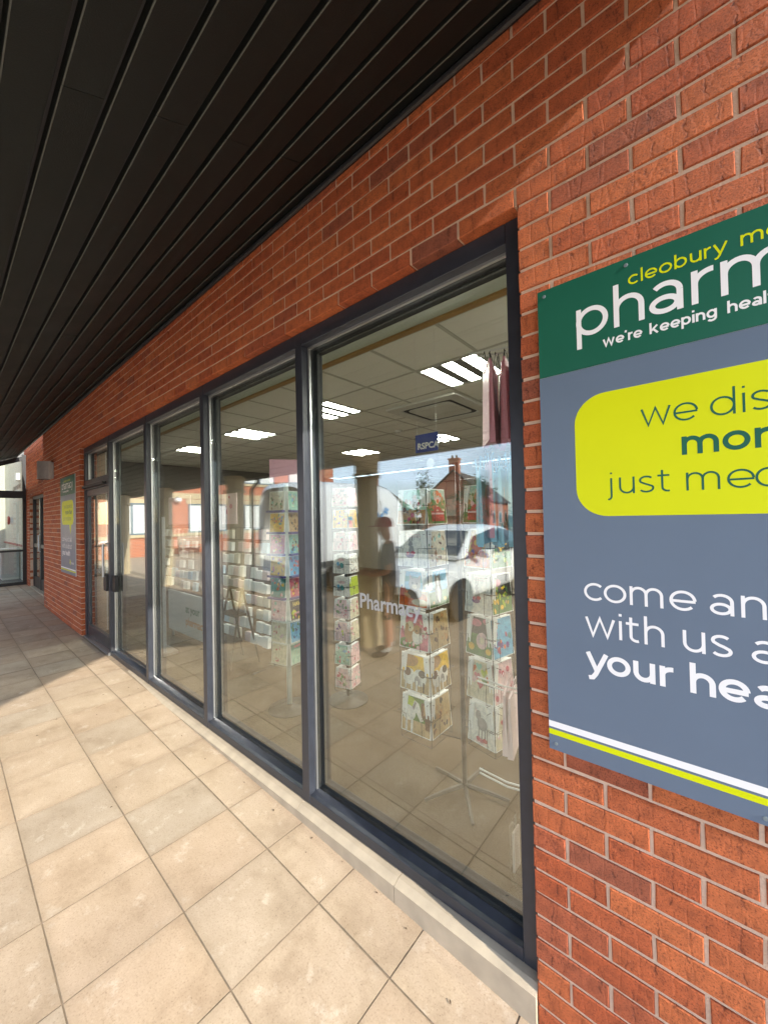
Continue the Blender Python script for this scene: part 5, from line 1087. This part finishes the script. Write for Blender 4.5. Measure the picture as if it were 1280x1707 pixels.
# houses beyond the car park
def house(name, label, x, y, rz, gw, ln, eave, apex, chim=True, wins=3, brick=BRF):
    t = thing(name, label, 'house', (x, y, -.1), rz)     # gable faces local +y, body runs to -y
    m = MB(); m.prism([(-gw/2, 0, 0), (gw/2, 0, 0), (gw/2, 0, eave), (0, 0, apex), (-gw/2, 0, eave)], (0, -ln, 0)); m.build('wall', brick, t)
    rf = None
    for s_ in (-1, 1):
        sl2 = (apex-eave)/(gw/2); a = Vector((0, .2, apex+.06)); b_ = Vector((s_*(gw/2+.3), .2, eave-.3*sl2+.06))
        m = MB(); m.prism([a, b_, b_+Vector((0, 0, .12)), a+Vector((0, 0, .12))], (0, -ln-.4, 0)); r_ = m.build('roof', ROOF, t); rf = rf or r_
    if chim:
        m = MB(); m.box(-.45, .45, -.9, -.15, apex-.5, apex+1.1); m.box(-.52, .52, -.97, -.08, apex+1.1, apex+1.25); m.build('chimney', brick, rf)
        for k in (-.2, .2): m = MB(); m.lathe([(.10, 0), (.12, .05), (.09, .30)], (k, -.5, apex+1.25), 10); m.build('chimney_pot', ROOF, rf)
    for i in range(wins):
        for zz in (1.0, eave-1.1 if eave > 3.6 else 1.0):
            for s_ in (-1, 1):
                yy = -ln*(i+.5)/wins; f = MB(); f.box(s_*gw/2, s_*(gw/2+.05), yy-.6, yy+.6, zz, zz+1.15); fo = f.build('window', WHITE, t); m = MB(); m.box(s_*(gw/2+.045), s_*(gw/2+.06), yy-.5, yy-.04, zz+.1, zz+1.05); m.box(s_*(gw/2+.045), s_*(gw/2+.06), yy+.04, yy+.5, zz+.1, zz+1.05); m.build('pane', MATS['dark_glass'], fo)
    return t
house('brick_house', 'brick gabled house with tall chimney beyond the car park, mirrored in near pane', -18.1, -29.4, R(-14), 6.4, 10, 3.2, 5.9)
house('brick_house', 'small distant brick gable with chimney above the van roof, mirrored', -30.6, -32.2, R(-30), 6.0, 8, 3.4, 5.7)
house('brick_terrace', 'long brick terrace with white windows at the right of the mirrored view', -9.0, -44, R(90), 7, 24, 4.6, 6.8, False, 7)

# planting
LEAF = []
for nm, c in (('leaf_dark', (.035, .075, .018)), ('leaf_mid', (.06, .12, .03)), ('leaf_olive', (.10, .15, .03))): LEAF.append(mat(nm, c, .6, var=.3, scale=3))
def tree(name, label, x, y, h_, rx, kind, seed, lf, n_=1500, group=None):
    rr = random.Random(seed); t = thing(name, label, 'tree' if kind != 'bush' else 'bush', (x, y, -.1), 0, group)
    m = MB(); m.tube([(0, 0, 0), (.05*h_*.2, 0, h_*.4), (0, .05, h_*.92)], [h_*.022, h_*.016, .01], 8)
    for k in range(9):
        a = rr.uniform(0, 6.28); z0 = h_*rr.uniform(.2, .75); L_ = rx*rr.uniform(.5, .9); m.tube([(0, 0, z0), (L_*.5*math.cos(a), L_*.5*math.sin(a), z0+.10*h_), (L_*math.cos(a), L_*math.sin(a), z0+.14*h_)], [.03, .02, .008], 5)
    m.build('trunk', mat('bark', (.10, .07, .05), .9), t)
    cl = []
    for _ in range(26):
        z = rr.uniform(.12 if kind == 'bush' else .28, 1); r_ = rx*((1-z)*1.25+.08 if kind == 'cone' else math.sqrt(max(.05, 1-((z-.6)/.45)**2)) if kind != 'bush' else math.sqrt(max(.05, 1-((z-.45)/.58)**2)))
        a = rr.uniform(0, 6.28); q = r_*math.sqrt(rr.uniform(.1, 1)); cl.append((q*math.cos(a), q*math.sin(a), z*h_, rx*rr.uniform(.22, .42)))
    m = MB()
    for _ in range(n_):
        c = rr.choice(cl); p_ = Vector((rr.gauss(c[0], c[3]*.5), rr.gauss(c[1], c[3]*.5), rr.gauss(c[2], c[3]*.45))); s_ = rr.uniform(.06, .13)*(h_/5)**.4
        u_ = Vector((rr.gauss(0, 1), rr.gauss(0, 1), rr.gauss(0, .6))).normalized(); v_ = u_.orthogonal().normalized(); m.m = rr.randrange(2); m.add([p_-u_*s_, p_+v_*s_*.45, p_+u_*s_, p_-v_*s_*.45], [(0, 1, 2, 3)])
    m.build('crown', [LEAF[lf], LEAF[(lf+1) % 3]], t)
tree('conifer_tree', 'small pointed dark tree against the sky between van and house, mirrored', -16.2, -22.0, 5.0, 1.3, 'cone', 1, 0)
tree('shrub', 'bright green bush in front of the chimneyed house, mirrored', -12.4, -22.6, 4.2, 1.3, 'round', 2, 2)
tree('shrub', 'dark evergreen bush beside the house gable, mirrored', -15.4, -24.6, 3.2, 1.5, 'bush', 3, 0)
for i, (x, y) in enumerate(((-10.2, -24), (-8.4, -26), (-20.5, -25))): tree('hedge_bush', ['low hedge bush right of the chimneyed house, mirrored', 'low hedge bush farthest right by the terrace, mirrored', 'low hedge bush behind the van, mirrored'][i], x, y, 2.0, 1.4, 'bush', 10+i, 1, 900, 'hedge along the car park')

# dry leaf scraps on the paving
def scrap(x, y, s_, rz, seed):
    rr = random.Random(seed); m = MB(); n_ = 7
    P = [(s_*math.cos(2*math.pi*i/n_)*rr.uniform(.6, 1.1), s_*.45*math.sin(2*math.pi*i/n_)*rr.uniform(.6, 1.1), .002+.004*abs(math.sin(2.2*i))) for i in range(n_)]
    m.prism(P, (0, 0, .0012)); o = m.build('leaf_scrap', mat('dry_leaf', (.10, .065, .035), .8, var=.4, scale=40), None, loc=(x, y, zf(x)+.001), rot=(0, 0, rz))
    tag(o, 'tiny dark dry leaf scrap lying on the pale sunlit paving slabs', 'leaf', 'dry leaf scraps on the paving')
_r = random.Random(21)
for i in range(26):
    x = _r.uniform(-4.6, -.7); y = -.02-abs(_r.gauss(0, .05)) if i % 2 else _r.uniform(-1.2, -.1)
    scrap(x, y, _r.uniform(.004, .010), _r.uniform(0, 6.28), i)
